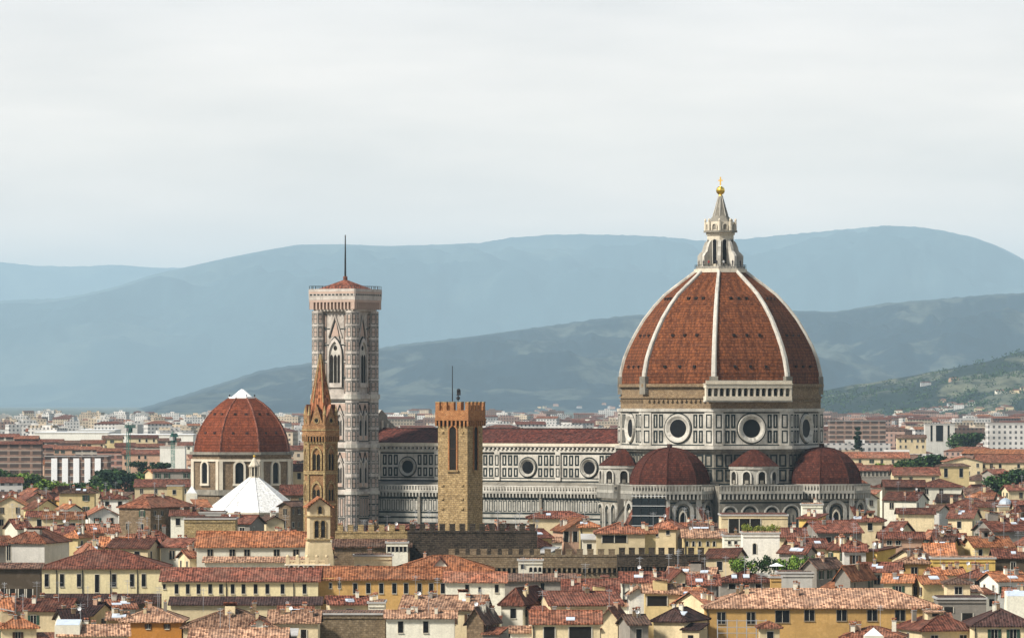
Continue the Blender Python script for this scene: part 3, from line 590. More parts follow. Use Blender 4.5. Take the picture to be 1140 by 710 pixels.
# ------------------------------------------------------------------ the bell tower beside the cathedral
def campanile():
    X, Y = toworld(-101.0, -29.0)
    T = thing('bell_tower', 'tall square pink and white marble bell tower with a flat top and thin mast', 'bell tower', (X, Y, 0), PHI)
    h = 5.35; m = MB(); HH_ = h
    global face
    face_ = face; face = lambda deg, dist, base=0: (face_(deg, dist, base)[0], face_(deg, dist, base)[1] * (.82 if abs(dist - h) < .01 else 1), face_(deg, dist, base)[2])
    m.box(-h, h, -h, h, 0, 80.2, 'marble_tower', False)
    for a in (-1, 1):
        for b in (-1, 1): m.prism([(p.x, p.y) for p in octo(1.9, 0, c=(a * h, b * h))], 0, 80.2, 'marble_tower')
    stages = [(0, 29.6), (30.6, 42.4), (43.6, 55.8), (57.2, 80.0)]
    for z0, z1 in ((29.5, 30.6), (42.3, 43.6), (55.7, 57.2)):
        m.box(-h - .75, h + .75, -h - .75, h + .75, z0 + .3, z1, 'marble_tower')
        for a in (-1, 1):
            for b in (-1, 1): m.prism([(p.x, p.y) for p in octo(2.3, 0, c=(a * h, b * h))], z0 + .25, z1 + .05, 'marble', bottom=True)
    for k in range(4):
        fr = face(90 * k, h)
        def vp(u0, u1, z0, z1):
            m.frame(fr, u0, u1, z0, z1, .2, .05, 'marble_green'); m.rect(fr, u0 + .28, u1 - .28, z0 + .28, z1 - .28, .03, 'marble_pink')
        for z0, z1 in ((57.6, 61.5), (62, 66), (66.5, 70.6), (71.2, 75), (75.5, 79.4)):
            for sg in (-1, 1): vp(sg * 3.95 - .65, sg * 3.95 + .65, z0, z1); m.rect(fr, sg * 3.95 - .07, sg * 3.95 + .07, z0, z1, .055, 'marble_green')
        for z in (61.6, 70.7, 75.1): m.rect(fr, -4.6, 4.6, z, z + .3, .06, 'marble_green')
        # gable over the great window
        g = [(-2.6, 73.0), (0, 79.0), (2.6, 73.0)]
        for (a, b), (c, d) in zip(g, g[1:]):
            A, B = m.P(fr, a, b, .25), m.P(fr, c, d, .25); m.tube(A, B, .22, 'marble_tower', 5); m.tube(m.P(fr, a * .78, b - .1, .1), m.P(fr, c * .78, d - 1.5, .1), .14, 'marble_green', 4)
        m.poly([m.P(fr, -2.2, 73.2, .08), m.P(fr, 2.2, 73.2, .08), m.P(fr, 0, 78.0, .08)], 'marble_pink')
        for z0, z1 in ((44.2, 55.3), (31.2, 41.9)):
            m.frame(fr, -4.3, 4.3, z0, z1, .28, .05, 'marble_green')
            for sg in (-1, 1):
                vp(sg * 4.95 - .35, sg * 4.95 + .35, z0, z1)
            m.rect(fr, -4, 4, z0 + 8.6, z1 - .6, .03, 'marble_pink')
            for uu in (-1.75, 1.75):
                for (a, b), (c, d) in zip([(-1.5, z0 + 7.2), (0, z0 + 10.2), (1.5, z0 + 7.2)], [(0, z0 + 10.2), (1.5, z0 + 7.2)]): m.tube(m.P(fr, uu + a, b, .12), m.P(fr, uu + c, d, .12), .14, 'marble_green', 4)
        for z0, z1 in ((18, 22.8), (23.6, 28.8), (8, 17)):
            for j in range(6): uu = -4.0 + j * 1.6; vp(uu - .6, uu + .6, z0, z1)
        for z in (17.3, 23.0, 29.0): m.rect(fr, -4.7, 4.7, z, z + .35, .05, 'marble_green')
    for a in (-1, 1):                                     # banding on the corner turrets
        for b in (-1, 1):
            for k in range(8):
                fr = shift(face(45 * k, 1.9 * C225), (a * h, b * h))
                for z in list(range(18, 29, 3)) + [31.5, 35.5, 38.8, 44.5, 48.3, 52] + [58, 61.6, 65.4, 69.2, 73, 76.6]:
                    m.frame(fr, -.58, .58, z, z + 2.7, .17, .03, 'marble_green'); m.rect(fr, -.3, -.06, z + .35, z + 2.35, .02, 'marble_pink'); m.rect(fr, .06, .3, z + .35, z + 2.35, .02, 'marble_pink'); m.rect(fr, -.72, .72, z + 2.85, z + 3.0, .028, 'marble_green'); m.rect(fr, -.58, .58, z + 1.28, z + 1.42, .034, 'marble_green'); pass
    m.build('tower_body', T)
    for k in range(4):
        fr = face(90 * k, h); w = MB()
        w.arch(fr, 0, 59.2, 68.0, 4.4, .07, 'marble', True); w.archring(fr, 0, 59.2, 68.0, 4.4, .6, 0, .6, 'marble_tower', True); w.archring(fr, 0, 59.2, 68.0, 5.6, .25, .1, .3, 'marble_green', True)
        for uu in (-1.42, 0, 1.42): w.arch(fr, uu, 59.6, 67.2, 1.2, .12, 'opening_dark', True)
        w.disc(fr, 0, 70.0, .7, .12, 'opening_dark', 12); w.fbox(fr, -2.2, 2.2, 59.2, 60.4, .1, .45, 'marble_tower'); w.build('window', T)
        for z0 in (44.9, 31.9):
            for uu in (-1.75, 1.75):
                w = MB(); w.archring(fr, uu, z0, z0 + 5.2, 2.0, .35, 0, .45, 'marble_tower', True)
                for q in (-.52, .52): w.arch(fr, uu + q, z0 + .2, z0 + 4.6, .82, .09, 'opening_dark', True)
                w.fbox(fr, uu - 1.2, uu + 1.2, z0, z0 + 1.0, .1, .4, 'marble_pink'); w.build('window', T)
    # projecting top gallery
    m = MB(); m.box(-h - 2.0, h + 2.0, -h - 2.0, h + 2.0, 83.2, 84.2, 'marble_tower', True); 
    hh = h + 1.9
    for k in range(4):
        fr = face(90 * k, hh); corbels(m, (fr[0] - fr[2] * 1.0, fr[1], fr[2]), -hh, hh, 80.6, 83.2, 1.15, 1.0, 'marble_pink', 'shadow_gap')
        m.fbox(fr, -hh, hh, 84.2, 86.2, -.5, .2, 'marble_tower'); m.rect(fr, -hh, hh, 84.9, 85.5, .22, 'marble_pink')
        for j in range(12): m.rect(fr, -hh + .3 + j * 1.18, -hh + 1.1 + j * 1.18, 84.4, 84.8, .23, 'marble_green')
    m.prism([(h + 1.0, -h - 1.0), (h + 1.0, h + 1.0), (-h - 1.0, h + 1.0), (-h - 1.0, -h - 1.0)], 80.1, 83.2, 'marble_tower')
    m.build('top_gallery', T)
    m = MB(); 
    for k in range(4):
        fr = face(90 * k, hh)
        m.fbox(fr, -hh, hh, 87.0, 87.08, -.1, .0, 'iron')
        for j in range(15): u = -hh + j * 2 * hh / 14; m.fbox(fr, u - .05, u + .05, 86.2, 87.0, -.1, 0, 'iron')
    m.build('railing', T)
    m = MB(); q = [V3(-6, -6, 86.0), V3(6, -6, 86.0), V3(6, 6, 86.0), V3(-6, 6, 86.0)]
    for a, b in zip(q, q[1:] + q[:1]): m.poly([a, b, V3(0, 0, 89.0)], 'tile_maroon')
    m.prism([(p.x, p.y) for p in octo(.6, 0)], 88.4, 89.8, 'tile_maroon'); m.build('roof', T)
    m = MB(); m.tube((0, 0, 89.6), (0, 0, 101.2), .3, 'iron', 8, .14); m.build('mast', T)
    face = face_
campanile()

# ------------------------------------------------------------------ crenellated square tower
def bargello():
    Y = 1044.0; X = WX(512.5, Y); h = 3.35
    T = thing('stone_tower', 'square golden stone tower with brick battlements and a tall arched belfry opening', 'tower', (X, Y, 0), R(-27))
    Z = lambda py: WZ(py, Y - 3.5)
    m = MB(); m.box(-h, h, -h, h, 0, Z(474), 'gold_stone', False)
    m.box(-h - .06, h + .06, -h - .06, h + .06, Z(551.5), Z(550), 'gold_stone')
    for k in range(4):
        fr = face(90 * k, h)
        for z in (Z(556), Z(567), Z(482), Z(541)):
            for u in (-2.3, 2.2): m.fbox(fr, u - .3, u + .3, z, z + .35, 0, .22, 'gold_stone')
    m.build('shaft', T)
    m = MB(); H = h + .42; m.box(-H, H, -H, H, Z(466), Z(456.5), 'red_brick')
    for k in range(4):
        fr = face(90 * k, h); n = 8; corbels(m, fr, -H, H, Z(474), Z(466), .95, .5, 'red_brick', 'shadow_gap')
    m.build('parapet', T)
    for k in range(4):
        fr = face(90 * k, H)
        for j in range(4):
            u = -H + .5 + j * (2 * H - 1.0) / 4
            mm = MB(); mm.fbox(fr, u - .46, u + .46, Z(456.5), Z(448), -.75, 0, 'red_brick'); mm.fbox(fr, u - .5, u + .5, Z(448), Z(447), -.79, .04, 'gold_stone'); mm.build('merlon', T)
    for k in range(4):
        fr = face(90 * k, h); w = MB(); w.arch(fr, .1, Z(523), Z(479), 1.55, .04, 'opening_dark'); w.archring(fr, .1, Z(523), Z(479), 1.55, .3, 0, .2, 'red_brick'); w.fbox(fr, -1.2, 1.4, Z(525), Z(523), 0, .35, 'gold_stone'); w.fbox(fr, -.8, 1.0, Z(500), Z(499), .05, .2, 'wood_dark'); w.build('belfry_opening', T)
    m = MB(); m.tube((-2.6, 1.5, Z(456)), (-2.6, 1.5, Z(407)), .13, 'iron', 6, .07); m.build('flagpole', T)
    m = MB(); x = -.5; m.tube((x, 0, Z(456)), (x, 0, Z(440)), .09, 'iron'); m.ball((x, 0, Z(443)), .42, 'iron', 8); m.box(x - .25, x + .5, -.12, .12, Z(440), Z(435), 'iron'); m.ball((x + .1, 0, Z(434.5)), .42, 'iron', 8); m.box(x - .12, x + .12, -.5, .5, Z(440), Z(439), 'iron'); m.build('weather_vane', T)
bargello()

def badia():
    Y = 1066.0; X = WX(357, Y); Z = lambda py: WZ(py, Y - 3)
    T = thing('spired_tower', 'slender six-sided brick bell tower with a pointed tiled spire', 'bell tower', (X, Y, 0), R(-14))
    r = 3.45; hx = lambda r, z: octo(r, z, 30, 6); m = MB(); m.prism([(p.x, p.y) for p in hx(r, 0)], 0, Z(484), 'badia_brick')
    ap = r * math.cos(R(30))
    for z0, z1, e in ((Z(528), Z(524), .28), (Z(562), Z(559.5), .2), (Z(494), Z(491.5), .2)): m.prism([(p.x, p.y) for p in hx(r + e, 0)], z0, z1, 'ochre_stone', bottom=True)
    for k in range(6):
        fr = face(60 * k, ap); corbels(m, fr, -1.9, 1.9, Z(491), Z(484), .6, .55, 'badia_brick', 'shadow_gap')
        c = V3(math.sin(R(30 + 60 * k)), -math.cos(R(30 + 60 * k))) * (r - .05); m.tube(c, c + V3(0, 0, Z(485)), .32, 'ochre_stone', 6)
    m.build('shaft', T)
    m = MB(); m.prism([(p.x, p.y) for p in hx(r + .5, 0)], Z(484), Z(473), 'badia_brick', bottom=True); m.prism([(p.x, p.y) for p in hx(r + .65, 0)], Z(479), Z(477.5), 'ochre_stone', bottom=True); m.build('parapet', T)
    m = MB(); m.loft([hx(3.1, Z(474)), hx(2.2, Z(448)), hx(.12, Z(394))], 'tile_orange', cap=True)
    for k in range(6):
        d = V3(math.sin(R(30 + 60 * k)), -math.cos(R(30 + 60 * k))); m.tube(d * 2.2 + V3(0, 0, Z(448)), d * .12 + V3(0, 0, Z(394)), .13, 'ochre_stone', 5)
    m.build('spire', T)
    for k in range(6):
        fr = face(60 * k, 2.75); g = MB(); A = [g.P(fr, u, z, .35) for u, z in ((-1.45, Z(474)), (1.45, Z(474)), (0, Z(450)))]; B = [p - fr[2] * 2.0 for p in A]; g.poly(A, 'badia_brick'); g.poly([A[0], A[2], B[2], B[0]], 'tile_red'); g.poly([A[1], A[2], B[2], B[1]], 'tile_red')
        g.disc(fr, 0, Z(468), .42, .38, 'opening_dark', 12); g.annulus(fr, 0, Z(468), [(.42, .38), (.62, .46), (.66, .36)], 'ochre_stone', 12); g.build('gable', T)
        c = V3(math.sin(R(30 + 60 * k)), -math.cos(R(30 + 60 * k))) * 3.3; g = MB(); g.tube(c + V3(0, 0, Z(473)), c + V3(0, 0, Z(462)), .42, 'badia_brick', 6); g.tube(c + V3(0, 0, Z(462)), c + V3(0, 0, Z(451)), .46, 'ochre_stone', 6, .04); g.build('pinnacle', T)
    for k in range(6):
        fr = face(60 * k, ap)
        for zb, zs, ww in ((Z(523), Z(506), .62), (Z(557), Z(545), .5)):
            w = MB(); w.archring(fr, 0, zb, zs - .1, 1.75, .3, 0, .3, 'ochre_stone', True); w.arch(fr, 0, zb, zs - .1, 1.75, .03, 'badia_brick', True)
            for q in (-.42, .42): w.arch(fr, q, zb, zs - .3, ww, .06, 'opening_dark', True)
            w.tube(w.P(fr, 0, zb, .15), w.P(fr, 0, zs, .15), .1, 'ochre_stone'); w.build('window', T)
    m = MB(); m.tube((0, 0, Z(396)), (0, 0, Z(388)), .07, 'iron'); m.ball((0, 0, Z(393.5)), .2, 'iron', 8); m.build('finial', T)
badia()

# ------------------------------------------------------------------ far octagonal dome
def medici():
    Y = 1692.0; X = WX(269.5, Y); s = Y / FPX; Z = lambda py: WZ(py, Y - 14)
    T = thing('domed_chapel', 'octagonal brown chapel under a large red dome with a white cap', 'chapel', (X, Y, 0), R(0))
    Rr = 58.5 * s; m = MB(); m.prism([(p.x, p.y) for p in octo(Rr, 0)], 0, Z(505), 'stone'); ap = Rr * C225; hw = Rr * math.sin(R(22.5))
    m.prism([(p.x, p.y) for p in octo(Rr + .9, 0)], Z(506), Z(503), 'marble_aged', bottom=True); m.prism([(p.x, p.y) for p in octo(Rr + .5, 0)], Z(513.5), Z(511), 'marble_clean', bottom=True); m.prism([(p.x, p.y) for p in octo(Rr + .6, 0)], Z(551), Z(545), 'marble_aged', bottom=True)
    for k in range(8):
        fr = face(45 * k, ap)
        for sg in (-1, 1): c = sg * (hw - .62); m.fbox(fr, c - .6, c + .6, Z(545), Z(513), 0, .5, 'marble_clean')
    m.build('drum', T)
    pr = [(505, 56), (495, 55), (485, 52.5), (475, 48), (465, 41.5), (456, 33.5), (449, 25), (443, 15.5)]
    m = MB(); m.loft([octo(a * s, Z(y)) for y, a in pr], 'tile_far_dome', cap=True)
    for k in range(8):
        a = R(22.5 + 45 * k); d = V3(math.sin(a), -math.cos(a))
        for (y0, r0), (y1, r1) in zip(pr, pr[1:]): m.tube(d * r0 * s + V3(0, 0, Z(y0)), d * r1 * s + V3(0, 0, Z(y1)), .28, 'tile_maroon', 5)
    dome = m.build('dome', T); pt = None
    for k in range(8):
        for y, sp in ((482, 3.4), (461, 2.7)):
            r = interp([(a, b) for a, b in reversed(pr)], y) * s * C225
            for sg in (-1, 1):
                fr = face(45 * k, r); p = fr[0] + fr[1] * sg * sp / 2 * 1.3 + V3(0, 0, Z(y))
                if pt is None:
                    q = MB(); f0 = (V3(0, 0), V3(1, 0), V3(0, -1)); q.fbox(f0, -.4, .4, -.35, .4, -1.4, .3, 'tile_dark'); pt = q.build('porthole', dome, p, R(45 * k))
                else: inst(pt, dome, p, R(45 * k))
    m = MB(); m.prism([(p.x, p.y) for p in octo(16 * s, 0)], Z(444), Z(441.5), 'white_roof', bottom=True); m.loft([octo(12 * s, Z(441.5)), octo(4 * s, Z(435)), octo(1.2 * s, Z(433))], 'white_roof', cap=True)
    for k in range(8): d = octo(15 * s, 0)[k]; m.tube((d.x, d.y, Z(442)), (d.x, d.y, Z(439)), .12, 'iron')
    m.build('cap', T)
    for k in range(8):
        fr = face(45 * k, ap); w = MB(); w.arch(fr, 0, Z(538), Z(519), 2.7, .05, 'glass_dark'); w.archring(fr, 0, Z(538), Z(519), 2.7, .7, 0, .6, 'marble_clean'); w.fbox(fr, -2.2, 2.2, Z(540.5), Z(538), 0, .65, 'marble_clean'); w.build('window', T)
medici()

def baptistery():
    Y = 1452.0; X = WX(283, Y); Z = lambda py: WZ(py, Y)
    T = thing('baptistery', 'octagonal building under a bright white pyramid roof with a small lantern', 'baptistery', (X, Y, 0), PHI * .5)
    m = MB(); m.prism([(p.x, p.y) for p in octo(13.2, 0)], 0, 24.6, 'marble'); m.build('wall', T)
    m = MB(); m.loft([octo(13.9, 24.4), octo(1.3, Z(531))], 'white_slab'); m.prism([(p.x, p.y) for p in octo(14.0, 0)], 23.9, 24.4, 'marble_clean', bottom=True)
    for p, q in zip(octo(13.9, 24.45), octo(1.3, Z(531) + .05)): m.tube(p, q, .12, 'lead', 5)
    m.build('roof', T)
    m = MB(); m.prism([(p.x, p.y) for p in octo(1.5, 0)], Z(532), Z(530), 'marble_clean'); m.prism([(p.x, p.y) for p in octo(.75, 0)], Z(530), Z(519), 'shadow_gap')
    for p in octo(1.15, 0): m.tube((p.x, p.y, Z(530)), (p.x, p.y, Z(519)), .2, 'marble_clean')
    m.prism([(p.x, p.y) for p in octo(1.6, 0)], Z(519.5), Z(517.5), 'marble_clean', bottom=True); m.loft([octo(1.4, Z(517.5)), octo(.2, Z(509))], 'marble_clean'); m.ball((0, 0, Z(507.5)), .38, 'gold', 10); m.build('lantern', T)
baptistery()

# ------------------------------------------------------------------ visitors round the foot of the lantern
def person_mesh(coat, legs):
    m = MB(); ring = lambda x, z, rx, ry: [(x + rx * math.cos(k * math.pi / 4), ry * math.sin(k * math.pi / 4), z) for k in range(8)]
    for sx in (-.1, .1): m.loft([ring(sx, 0, .07, .12), ring(sx, .1, .06, .08), ring(sx, .48, .075, .08), ring(sx, .88, .1, .11)], legs, cap=True)
    m.loft([ring(0, .82, .19, .13), ring(0, 1.05, .17, .12), ring(0, 1.3, .21, .13), ring(0, 1.42, .19, .11), ring(0, 1.48, .07, .07)], coat, cap=True)
    for sx in (-1, 1): m.tube((sx * .2, 0, 1.4), (sx * .27, .03, 1.1), .06, coat, 6, .05); m.tube((sx * .27, .03, 1.1), (sx * .22, -.16, .92), .05, coat, 6, .035); m.ball((sx * .21, -.2, .91), .05, 'skin', 6)
    m.loft([ring(0, 1.47, .05, .055), ring(0, 1.53, .055, .065), ring(0, 1.6, .078, .095), ring(0, 1.67, .08, .1)], 'skin'); m.loft([ring(0, 1.67, .082, .102), ring(0, 1.74, .06, .08), ring(0, 1.76, .02, .02)], 'hair_dark', cap=True)
    return m
def visitors():
    plain('skin', (.45, .27, .19)); plain('hair_dark', (.03, .022, .018)); plain('coat_dark', (.025, .027, .035)); plain('coat_pale', (.45, .44, .42)); plain('coat_red', (.25, .03, .03))
    words = ['leftmost', 'second from left', 'third from left', 'fourth from left', 'fifth from left', 'sixth from left', 'rightmost']; K = {}
    for i, (a, c) in enumerate(((-72, 'coat_dark'), (-50, 'coat_dark'), (-33, 'coat_red'), (-12, 'coat_dark'), (6, 'coat_pale'), (30, 'coat_dark'), (58, 'coat_dark'))):
        if c not in K: o = person_mesh(c, 'coat_dark').build('person'); K[c] = o.data; bpy.data.objects.remove(o)
        r = 6.55; o = bpy.data.objects.new('person', K[c]); COL.objects.link(o); o.location = (CATH[0] + r * math.sin(R(a)), CATH[1] - r * math.cos(R(a)), 91.9); o.location.x = CATH[0] + 6.2 * math.sin(R(a)); o.location.y = CATH[1] - 6.2 * math.cos(R(a)); o.rotation_euler.z = R(a)
        tag(o, 'tiny visitor in %s clothes at the foot of the dome lantern, %s' % ({'coat_dark': 'dark', 'coat_red': 'red', 'coat_pale': 'pale'}[c], words[i]), 'person', 'visitors round the dome lantern')
visitors()

# ------------------------------------------------------------------ houses
WALLWORD = {'flats_brown': 'brown', 'flats_pink': 'pink', 'flats_pale': 'pale', 'block_white': 'white', 'block_brown': 'brown', 'block_pink': 'pink', 'block_cream': 'cream', 'cream': 'cream', 'white': 'off-white', 'yellow': 'yellow', 'pale_yellow': 'pale yellow', 'bright_yellow': 'bright yellow', 'ochre': 'ochre', 'orange': 'orange', 'pink': 'pinkish', 'grey': 'grey', 'grey_white': 'grey-white', 'dark_wall': 'dark', 'bright_white': 'bright white', 'stone': 'brown stone', 'dark_stone': 'dark stone', 'rubble': 'rubble stone', 'ochre_stone': 'ochre stone', 'raw_brick': 'brick', 'red_brick': 'red brick', 'gold_stone': 'golden stone'}
ROOFWORD = {'tile_maroon': 'dark red', 'tile_red': 'red', 'tile_orange': 'orange', 'tile_tan': 'tan', 'tile_brown': 'brown', 'tile_dark': 'blackish'}
CACHE = {}
def win_mesh(w, h, style):
    key = (round(w, 1), round(h, 1), style)
    if key not in CACHE:
        w, h = key[0], key[1]; fr = (V3(0, 0), V3(1, 0), V3(0, -1)); m = MB()
        if style == 'arch':
            m.arch(fr, 0, -h / 2, h / 2 - w / 2, w, .03, 'glass_dark'); m.archring(fr, 0, -h / 2, h / 2 - w / 2, w, .14, 0, .1, 'frame_pale')
        elif style == 'open':
            m.rect(fr, -w / 2, w / 2, -h / 2, h / 2, .03, 'opening_dark')
            n = max(1, int(w / 2.2))
            for k in range(n + 1): x = -w / 2 + w * k / n; m.fbox(fr, x - .09, x + .09, -h / 2, h / 2, 0.03, .12, 'frame_pale')
        else:
            m.rect(fr, -w / 2, w / 2, -h / 2, h / 2, .03, 'glass_dark'); fm = 'frame_stone' if style in ('stone',) else 'frame_pale'
            t = .07 if style == 'dark' else .12; m.fbox(fr, -w / 2 - t, w / 2 + t, -h / 2 - .14, -h / 2, 0, .16, fm); m.fbox(fr, -w / 2 - t, w / 2 + t, h / 2, h / 2 + .12, 0, .1, fm)
            m.fbox(fr, -w / 2 - t, -w / 2, -h / 2, h / 2, 0, .07, fm); m.fbox(fr, w / 2, w / 2 + t, -h / 2, h / 2, 0, .07, fm)
            if style != 'dark': m.fbox(fr, -.035, .035, -h / 2, h / 2, .03, .06, 'frame_pale')
            if style in ('brown', 'green'):
                for sg in (-1, 1): c = sg * (w / 2 + .28 * w); m.fbox(fr, c - .24 * w, c + .24 * w, -h / 2, h / 2, .01, .09, 'shutter_' + style)
        o = m.build('window'); CACHE[key] = o.data; bpy.data.objects.remove(o)
    return CACHE[key]
def meshobj(name, me, parent, loc, rz=0):
    o = bpy.data.objects.new(name, me); COL.objects.link(o); o.parent = parent; o.location = loc; o.rotation_euler.z = rz; return o
def proto(key, fn):
    if key not in CACHE:
        o = fn().build(key.split('|')[0]); CACHE[key] = o.data; bpy.data.objects.remove(o)
    return CACHE[key]
def chim(wm):
    def f():
        m = MB(); m.box(-.36, .36, -.27, .27, -1.0, .75, wm); m.box(-.44, .44, -.35, .35, .75, .85, 'concrete')
        for x in (-.24, .24): m.box(x - .12, x + .08, -.14, .14, .85, 1.1, 'terracotta_pot')
        m.poly([(-.42, -.33, 1.1), (.42, -.33, 1.1), (.42, 0, 1.3), (-.42, 0, 1.3)], 'tile_red'); m.poly([(-.42, .33, 1.1), (.42, .33, 1.1), (.42, 0, 1.3), (-.42, 0, 1.3)], 'tile_red')
        return m
    return f
def antenna():
    m = MB(); m.tube((0, 0, -.5), (0, 0, 3.6), .035, 'steel', 4)
    for z, w in ((3.4, .8), (3.1, .6), (2.7, .7)): m.tube((-w, .1, z), (w, -.1, z), .03, 'steel', 4)
    m.tube((0, -.7, 3.25), (0, .7, 3.25), .03, 'steel', 4); return m
def dish():
    m = MB(); rings = [[(r * math.cos(2 * math.pi * k / 12), -.25 - d, .9 + r * math.sin(2 * math.pi * k / 12)) for k in range(12)] for r, d in ((.05, -.12), (.22, -.08), (.36, .03))]
    m.loft(rings, 'dish_white'); m.tube((0, 0, -.4), (0, -.05, .9), .05, 'steel', 5); m.tube((0, -.2, .6), (0, -.75, .85), .03, 'steel', 4); return m
def dormer(wm, rm):
    def f():
        m = MB(); m.box(-1.3, 1.3, -1.3, 1.6, -1.2, 1.5, wm); m.rect((V3(0, -1.3), V3(1, 0), V3(0, -1)), -.6, .6, .0, 1.1, .03, 'glass_dark')
        m.loft([[(-1.7, -1.8, 1.4), (1.7, -1.8, 1.4), (1.7, -1.8, 1.6), (-1.7, -1.8, 1.6)], [(-1.7, 1.9, 2.2), (1.7, 1.9, 2.2), (1.7, 1.9, 2.4), (-1.7, 1.9, 2.4)]], rm, cap=True); return m
    return f
def roof_builder(typ, w, d, ze, rise, rm, oh=.55, th=.22):
    m = MB(); a, b = w / 2 + oh, d / 2 + oh; j1, j2, j3, j4 = (random.uniform(-.02, .22) for _ in range(4))
    if typ in ('g', 'h'): k = rise / (d / 2); lo = ze - oh * k; hi = ze + rise
    if typ == 'v': k = rise / (w / 2); lo = ze - oh * k; hi = ze + rise
    if typ == 'g': h1, h2 = hi + j1, hi + j2; tops = [[(-a, -b, lo + j3), (a, -b, lo + j4), (a, 0, h2), (-a, 0, h1)], [(a, b, lo), (-a, b, lo), (-a, 0, h1), (a, 0, h2)]]; caps = [((-a, 0, h1), (a, 0, h2))]
    elif typ == 'v': tops = [[(-a, b, lo), (-a, -b, lo), (0, -b, hi), (0, b, hi)], [(a, -b, lo), (a, b, lo), (0, b, hi), (0, -b, hi)]]; caps = [((0, -b, hi), (0, b, hi))]
    elif typ == 'h':
        r = max(.0, a - b); A, B = (-r, 0, hi), (r, 0, hi)
        if a < b: A, B = (0, -(b - a), hi), (0, b - a, hi)
        if a >= b: tops = [[(-a, -b, lo), (a, -b, lo), B, A], [(a, b, lo), (-a, b, lo), A, B], [(a, -b, lo), (a, b, lo), B], [(-a, b, lo), (-a, -b, lo), A]]; caps = [(A, B), (A, (-a, -b, lo)), (A, (-a, b, lo)), (B, (a, -b, lo)), (B, (a, b, lo))]
        else: tops = [[(-a, -b, lo), (a, -b, lo), A], [(a, b, lo), (-a, b, lo), B], [(a, -b, lo), (a, b, lo), B, A], [(-a, b, lo), (-a, -b, lo), A, B]]; caps = [(A, B), (A, (-a, -b, lo)), (A, (a, -b, lo)), (B, (a, b, lo)), (B, (-a, b, lo))]
    elif typ == 's': k = rise / d; lo = ze - oh * k; hi = ze + rise + oh * k; tops = [[(-a, -b, lo), (a, -b, lo), (a, b, hi), (-a, b, hi)]]; caps = []
    else:
        m.box(-w / 2 - .25, w / 2 + .25, -d / 2 - .25, d / 2 + .25, ze, ze + .35, 'concrete'); m.box(-w / 2 + .1, w / 2 - .1, -d / 2 + .1, d / 2 - .1, ze + .35, ze + .5, rm); return m, ze + .5, 0
    for t in tops:
        m.poly(t, rm); low = [(x, y, z - th) for x, y, z in t]; m.poly(low, 'wood_dark'); m.loft([low, t], 'wood_dark' if th > .3 else rm)
    for p, q in caps: m.tube((p[0], p[1], p[2] + .02), (q[0], q[1], q[2] + .02), .16, rm, 5)
    return m, lo, hi
PROT = []; HOUSES = []
def prot(x0, x1, y0, y1, Y): PROT.append((x0, x1, y0, y1, Y))
